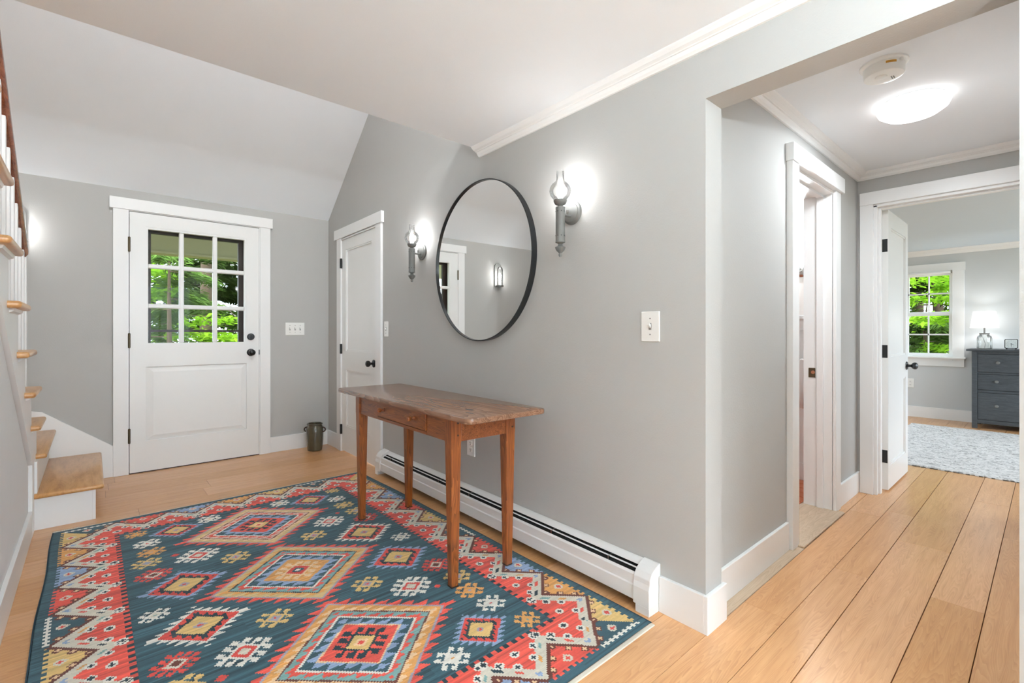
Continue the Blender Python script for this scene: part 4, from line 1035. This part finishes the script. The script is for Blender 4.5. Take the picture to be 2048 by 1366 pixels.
CK = thing('alarm_clock', 'small square alarm clock with black rim on the dresser', 'clock', (7.78, 0.298, 0.908))
FACE = paint('clock_face', srgb(226, 229, 226), 0.6, 0, 10, 0.01)
hwc = 0.05
rrp = rc(hwc - 0.012, 0.066 + hwc - 0.012 + 0.0, 0.012, 0)
def rsq(h, r): return rc(h - r, 0.062 + h - r, r, 0) + rc(-h + r, 0.062 + h - r, r, PI / 2) + rc(-h + r, 0.062 - h + r, r, PI) + rc(h - r, 0.062 - h + r, r, 1.5 * PI)
MB().prism(rsq(0.053, 0.013), 'x', -0.004, 0.04).build('case', BLACK, CK, smooth=True)
MB().prism(rsq(0.047, 0.010), 'x', -0.0055, 0.0).build('face', FACE, CK)
for k in range(12):
    a = 2 * PI * k / 12
    MB().tube([(-0.006, 0.033 * math.sin(a), 0.062 + 0.033 * math.cos(a)), (-0.006, 0.039 * math.sin(a), 0.062 + 0.039 * math.cos(a))], 0.0009, 5).build('hour_mark', GREYP, CK)
MB().tube([(-0.0075, 0, 0.066), (-0.0075, 0, 0.032)], 0.0013, 5).build('minute_hand', BLACK, CK)
MB().tube([(-0.008, 0.004, 0.064), (-0.008, -0.023, 0.049)], 0.0013, 5).build('hour_hand', BLACK, CK)
MB().lathe([(0.004, -0.006), (0.004, -0.009)], 12, (0, 0, 0.062), 'x').build('hand_hub', BLACK, CK)
for s in (-0.036, 0.036): MB().box(0.0, 0.035, s - 0.006, s + 0.006, 0.0, 0.011).build('foot', BLACK, CK)

# bedroom rug: woven grey and white
BR = thing('woven_rug', 'pale grey and white flecked woven rug on the bedroom floor', 'rug', (5.05, -1.5, 0))
nx_, ny_ = 235, 262
rg = np.random.RandomState(5)
V = np.zeros(((nx_ + 1) * (ny_ + 1), 3), np.float32)
gx_, gy_ = np.meshgrid(np.linspace(0, 2.36, nx_ + 1), np.linspace(0, 2.62, ny_ + 1))
hgt = 0.008 + 0.004 * rg.rand(ny_ + 1, nx_ + 1); edge = (gx_ < .01) | (gx_ > 2.35) | (gy_ < .01) | (gy_ > 2.61)
hgt[edge] = 0.001
gx2 = gx_ + np.where(gx_ < 0.01, 0.012 * rg.rand(*gx_.shape) * (np.sin(gy_ * 60) > 0), 0) + 0.035 * (gy_ - 2.2) * -0.0
V[:, 0] = gx2.ravel(); V[:, 1] = gy_.ravel(); V[:, 2] = hgt.ravel()
a = (np.arange(ny_)[:, None] * (nx_ + 1) + np.arange(nx_)[None]).ravel()
Fc = np.stack([a, a + 1, a + nx_ + 2, a + nx_ + 1], 1)
me = bpy.data.meshes.new('weave'); me.from_pydata(V.tolist(), [], Fc.tolist()); me.update()
at = me.color_attributes.new('weave_color', 'FLOAT_COLOR', 'CORNER')
base = rg.choice([0.60, 0.66, 0.70, 0.50, 0.26, 0.42], size=(ny_, nx_), p=[.22, .24, .22, .14, .06, .12])
run = base.copy()
for j in range(1, ny_):
    keep = rg.rand(nx_) < 0.55
    run[j, keep] = run[j - 1, keep]
cc = np.ones((len(Fc), 4, 4), np.float32); cc[:, :, 0] = run.reshape(-1, 1) * 1.05; cc[:, :, 1] = run.reshape(-1, 1) * 1.01; cc[:, :, 2] = run.reshape(-1, 1) * 0.99
at.data.foreach_set('color', cc.ravel())
m, nt, b = newmat('grey_woven_wool')
ca = nt.nodes.new('ShaderNodeVertexColor'); ca.layer_name = 'weave_color'
nt.links.new(ca.outputs['Color'], b.inputs['Base Color']); b.inputs['Roughness'].default_value = 0.95
me.materials.append(m)
o = bpy.data.objects.new('weave', me); COL.objects.link(o); o.parent = BR
EDG2 = paint('woven_edge_grey', srgb(96, 92, 88), 0.9, 0.3, 100, 0.2)
eb = MB()
for k in range(40):
    y0 = 0.01 + k * 0.065 + rnd.uniform(0, .02); eb.box(-0.006, 0.006, y0, y0 + rnd.uniform(.012, .03), 0.0005, 0.006)
eb.build('edge_binding', EDG2, BR, kind='stuff')
MB().box(0.004, 2.35, 0.004, 2.61, 0.0002, 0.004).build('backing', EDG2, BR)

# ================================================================== BATHROOM DETAILS
WS = thing('trim_wainscot', 'white panelled wainscot of the bathroom wall', 'trim', (HX - 0.002, 0, 0), kind='structure')
MB().box(-0.012, 0, 1.035, 2.8, 0, 1.19).build('backing_board', WHITE, WS)
MB().box(-0.020, -0.012, 1.035, 2.8, 1.11, 1.19).build('top_rail', WHITE, WS, bevel=0.001)
MB().box(-0.036, 0, 1.035, 2.8, 1.19, 1.222).build('cap_rail', WHITE, WS, bevel=0.004)
MB().box(-0.024, -0.012, 1.035, 2.8, 0, 0.125).build('base_rail', WHITE, WS, bevel=0.001)
for yy in (1.08, 1.205, 1.55, 1.9, 2.25, 2.6): MB().box(-0.020, -0.012, yy - (0.045 if yy < 1.1 else 0.002), yy + (0.004 if yy > 1.1 else 0.06), 0.125, 1.11).build('stile', WHITE, WS, bevel=0.001)
T = thing('bathroom_sconce', 'nickel bathroom sconce with frosted shade above the wainscot', 'wall lamp', (HX - 0.014, 1.228, 1.575))
MB().lathe([(0.045, 0), (0.045, -0.006), (0.036, -0.016), (0.012, -0.02)], 28, (0, 0, -0.025), 'x').build('backplate', CHROME, T, smooth=True)
MB().tube([(-0.015, 0, -0.022), (-0.06, 0, -0.03), (-0.085, 0, -0.015), (-0.088, 0, 0.01)], 0.008, 10).build('arm', CHROME, T, smooth=True)
MB().lathe([(0.014, 0.0), (0.02, 0.02), (0.026, 0.05), (0.03, 0.062), (0.026, 0.066)], 24, (-0.088, 0, 0)).build('cup', CHROME, T, smooth=True)
MB().lathe([(0.026, 0.06), (0.036, 0.09), (0.046, 0.14), (0.052, 0.17)], 28, (-0.088, 0, 0), caps=False).build('glass_shade', FROST, T, smooth=True)
bulb_light('bathroom_light', (-0.088, 0, 0.15), LW['bath'], T, 0.04, (0.84, 0.94, 1.0))
T = thing('towel_bar', 'chrome towel bar on the bathroom wainscot', 'towel bar', (HX - 0.015, 1.20, 0.888))
MB().tube([(-0.05, 0.045, 0), (-0.05, -0.12, 0)], 0.006, 12).build('rail', CHROME, T, smooth=True)
for s in (0.04,): MB().lathe([(0.018, 0), (0.018, -0.006), (0.008, -0.012), (0.008, -0.05)], 18, (0, s, 0), 'x').build('post', CHROME, T, smooth=True)
mb = MB(); vs = []; fs = []; K = 14
prof = [(-0.060, -0.35), (-0.062, -0.2), (-0.060, -0.05), (-0.058, 0.004), (-0.050, 0.012), (-0.042, 0.004), (-0.040, -0.05), (-0.036, -0.2), (-0.034, -0.30)]
for k in range(K + 1):
    yy = 0.022 - 0.12 * k / K
    for j, (x, z) in enumerate(prof): vs.append((x + (-0.003 if x < -0.05 else 0.003 if x > -0.05 else 0) + 0.012 * min(0, z) * math.sin(k * 1.3 + j), yy + (0.015 if k == 0 else 0) * (-(z) / 0.35) * 1.0, z + 0.004 * math.sin(k * 0.9)))
n = len(prof); fs = [(k*n+j, k*n+j+1, (k+1)*n+j+1, (k+1)*n+j) for k in range(K) for j in range(n-1)]
mb.add(vs, fs)
tw = mb.build('hand_towel', CLOTH, None, smooth=True, loc=(HX - 0.015, 1.20, 0.888), label='white towel hanging over the chrome bar in the bathroom', category='towel')
sm = tw.modifiers.new('thick', 'SOLIDIFY'); sm.thickness = 0.005

# ================================================================== OUTDOORS
GR = struct(MB().box(-30, 40, -30, 40, -0.7, -0.55), 'ground', GROUND, 'leaf-strewn forest ground outside')
PR = thing('porch', 'olive painted porch beam and ceiling outside the entry door', 'porch', (0.9, 5.9, 0))
MB().box(-3.0, 3.5, 1.10, 1.22, 2.06, 2.34).build('beam', SOFF, PR)
MB().box(-3.0, 3.5, 1.06, 1.26, 2.035, 2.06).build('beam_trim', SOFF, PR)
MB().box(-3.0, 3.5, -0.96, 1.3, 2.42, 2.46).build('porch_ceiling', SOFF, PR)
MB().box(-3.0, 3.5, -1.03, 1.3, -0.2, -0.14).build('deck', BARK, PR)

def tree(name, label, loc, h, r0, kind, n, spread, zlo, seed, lean=0.0, group=None, ls=1.0):
    R_ = np.random.RandomState(seed)
    T = thing(name, label, 'tree', loc, group=group)
    tr = MB().tube([(0, 0, 0), (lean * 0.3, 0, h * 0.35), (lean * 0.7, 0.05, h * 0.7), (lean, 0, h)], [r0, r0 * 0.8, r0 * 0.5, r0 * 0.12], 10)
    nb = 26 if kind != 'maple' else 18
    twig = []
    for k in range(nb):
        z = zlo + (h - zlo) * (k + R_.rand()) / nb
        a = R_.rand() * 2 * PI; L_ = spread * (1.05 - 0.6 * (z - zlo) / max(0.1, h - zlo)) * R_.uniform(0.6, 1.0)
        base = Vector((lean * z / h, 0, z)); d = Vector((math.cos(a), math.sin(a), 0))
        droop = 0.10 if kind == 'maple' else -0.18
        pts = [base, base + d * L_ * 0.5 + Vector((0, 0, L_ * (0.14 if kind == 'maple' else 0.0))), base + d * L_ + Vector((0, 0, L_ * droop))]
        tr.tube(pts, [r0 * 0.16, r0 * 0.09, r0 * 0.03], 5)
        twig.append((pts, d, L_))
    tr.build('trunk', BARK, T, smooth=True)
    q = n // nb; vs = np.zeros((nb * q, 4, 3)); 
    for k, (pts, d, L_) in enumerate(twig):
        t = R_.uniform(0.15, 1.0, q); pa = np.array(pts[0])[None] * ((1-t)**2)[:, None] + 2 * np.array(pts[1])[None] * (t*(1-t))[:, None] + np.array(pts[2])[None] * (t**2)[:, None]
        side = np.array([-d.y, d.x, 0]); fw = np.array(d)
        wv = R_.uniform(-1, 1, q) * L_ * 0.42 * (1.15 - t)
        c = pa + side[None] * wv[:, None] + fw[None] * (np.abs(wv) * 0.5)[:, None]
        c[:, 2] += R_.normal(0, 0.05 if kind == 'maple' else 0.035, q) - (np.abs(wv) * (0.12 if kind != 'maple' else 0.05))
        if kind == 'maple':
            ax = R_.normal(0, 1, (q, 3)); ax[:, 2] *= 0.25; ax /= np.linalg.norm(ax, axis=1)[:, None]
            bx_ = np.cross(ax, np.array([0, 0, 1.0]) + R_.normal(0, 0.45, (q, 3))); bx_ /= np.linalg.norm(bx_, axis=1)[:, None]
            la = ls * R_.uniform(0.045, 0.085, q)[:, None]; lb_ = la * 0.42
        else:
            ax = fw[None] * 0.7 + side[None] * np.sign(wv)[:, None] + R_.normal(0, 0.25, (q, 3)); ax[:, 2] -= 0.25; ax /= np.linalg.norm(ax, axis=1)[:, None]
            bx_ = np.cross(ax, np.array([0, 0, 1.0]) + R_.normal(0, 0.3, (q, 3))); bx_ /= np.linalg.norm(bx_, axis=1)[:, None]
            la = ls * R_.uniform(0.04, 0.09, q)[:, None]; lb_ = la * 0.2
        s_ = slice(k * q, (k + 1) * q)
        vs[s_, 0] = c - ax * la; vs[s_, 1] = c + bx_ * lb_ - ax * la * .1; vs[s_, 2] = c + ax * la + np.array([0, 0, -0.3]) * la; vs[s_, 3] = c - bx_ * lb_ - ax * la * .1
    m_ = nb * q
    me = bpy.data.meshes.new('foliage')
    me.vertices.add(m_ * 4); me.vertices.foreach_set('co', vs.astype(np.float32).ravel())
    me.loops.add(m_ * 4); me.loops.foreach_set('vertex_index', np.arange(m_ * 4, dtype=np.int32))
    me.polygons.add(m_); me.polygons.foreach_set('loop_start', np.arange(0, m_ * 4, 4, dtype=np.int32))
    me.update(calc_edges=True)
    me.materials.append({'maple': LEAF1, 'hemlock': LEAF2, 'pale': LEAF3}[kind])
    o = bpy.data.objects.new('foliage', me); COL.objects.link(o); o.parent = T; o['kind'] = 'stuff'
G1 = 'trees outside the entry door'; G2 = 'trees outside the bedroom window'
tree('maple_tree', 'bright green maple nearest the porch, filling the door panes', (2.9, 9.0, -0.55), 4.6, 0.06, 'maple', 5200, 2.1, 1.0, 11, group=G1)
tree('maple_tree', 'bright green maple at the left of the door panes', (0.3, 10.0, -0.55), 5.2, 0.07, 'maple', 5200, 2.2, 1.0, 12, group=G1)
tree('hemlock_tree', 'pale-tipped hemlock in the lower left door panes', (0.9, 9.0, -0.55), 3.2, 0.05, 'pale', 9000, 1.5, 0.3, 13, group=G1)
tree('hemlock_tree', 'dark hemlock behind the maples in the door panes', (2.0, 13.0, -0.55), 7.5, 0.16, 'hemlock', 14000, 3.2, 0.4, 14, group=G1, ls=1.5)
tree('hemlock_tree', 'tall dark hemlock with a bare trunk at the right of the door panes', (4.4, 13.5, -0.55), 8.0, 0.2, 'hemlock', 12000, 3.0, 0.9, 15, group=G1, ls=1.5)
tree('hemlock_tree', 'dark hemlock at the far left of the door panes', (-1.6, 14.0, -0.55), 7.0, 0.15, 'hemlock', 12000, 3.0, 0.4, 16, group=G1, ls=1.5)
tree('hemlock_tree', 'dense distant hemlock closing the view from the door', (3.0, 20.0, -0.55), 10.0, 0.22, 'hemlock', 20000, 5.2, 0.2, 17, group=G1, ls=2.6)
tree('hemlock_tree', 'distant hemlock beyond the right door panes', (8.0, 19.0, -0.55), 10.0, 0.22, 'hemlock', 18000, 5.0, 0.2, 18, group=G1, ls=2.6)
tree('hemlock_tree', 'bushy hemlock low behind the middle door panes', (2.6, 16.0, -0.55), 6.0, 0.15, 'hemlock', 16000, 3.6, 0.1, 31, group=G1, ls=2.0)
tree('hemlock_tree', 'bushy hemlock low behind the right door panes', (5.8, 16.5, -0.55), 6.5, 0.15, 'hemlock', 16000, 3.6, 0.1, 32, group=G1, ls=2.0)
tree('maple_tree', 'bright maple in the right column of door panes', (3.9, 10.6, -0.55), 4.2, 0.06, 'maple', 5200, 1.9, 0.8, 19, group=G1)
tree('maple_tree', 'light green maple with leaning trunk close to the bedroom window', (11.0, 2.1, -0.55), 4.8, 0.09, 'maple', 6000, 2.0, 1.3, 21, -1.2, group=G2)
tree('maple_tree', 'leafy maple right of the bedroom window', (11.6, 0.6, -0.55), 4.2, 0.05, 'maple', 4200, 1.6, 0.9, 22, group=G2)
tree('hemlock_tree', 'dark hemlock beyond the bedroom window', (15.0, 2.6, -0.55), 7.0, 0.15, 'hemlock', 16000, 3.4, 0.2, 23, group=G2, ls=1.6)
tree('hemlock_tree', 'low pale shrubby hemlock below the bedroom window', (12.3, 1.6, -0.55), 2.4, 0.05, 'pale', 9000, 1.7, 0.1, 24, group=G2)
tree('hemlock_tree', 'broad dark hemlock close behind the maples of the bedroom window', (13.4, 1.0, -0.55), 5.0, 0.1, 'hemlock', 14000, 2.4, 0.2, 27, group=G2, ls=1.3)
tree('hemlock_tree', 'bushy hemlock in the middle distance of the bedroom window', (17.0, 2.0, -0.55), 6.0, 0.15, 'hemlock', 16000, 3.6, 0.1, 33, group=G2, ls=2.2)
tree('hemlock_tree', 'dense distant hemlock closing the bedroom window view', (21.0, 3.0, -0.55), 10.0, 0.2, 'hemlock', 20000, 5.5, 0.2, 25, group=G2, ls=2.8)
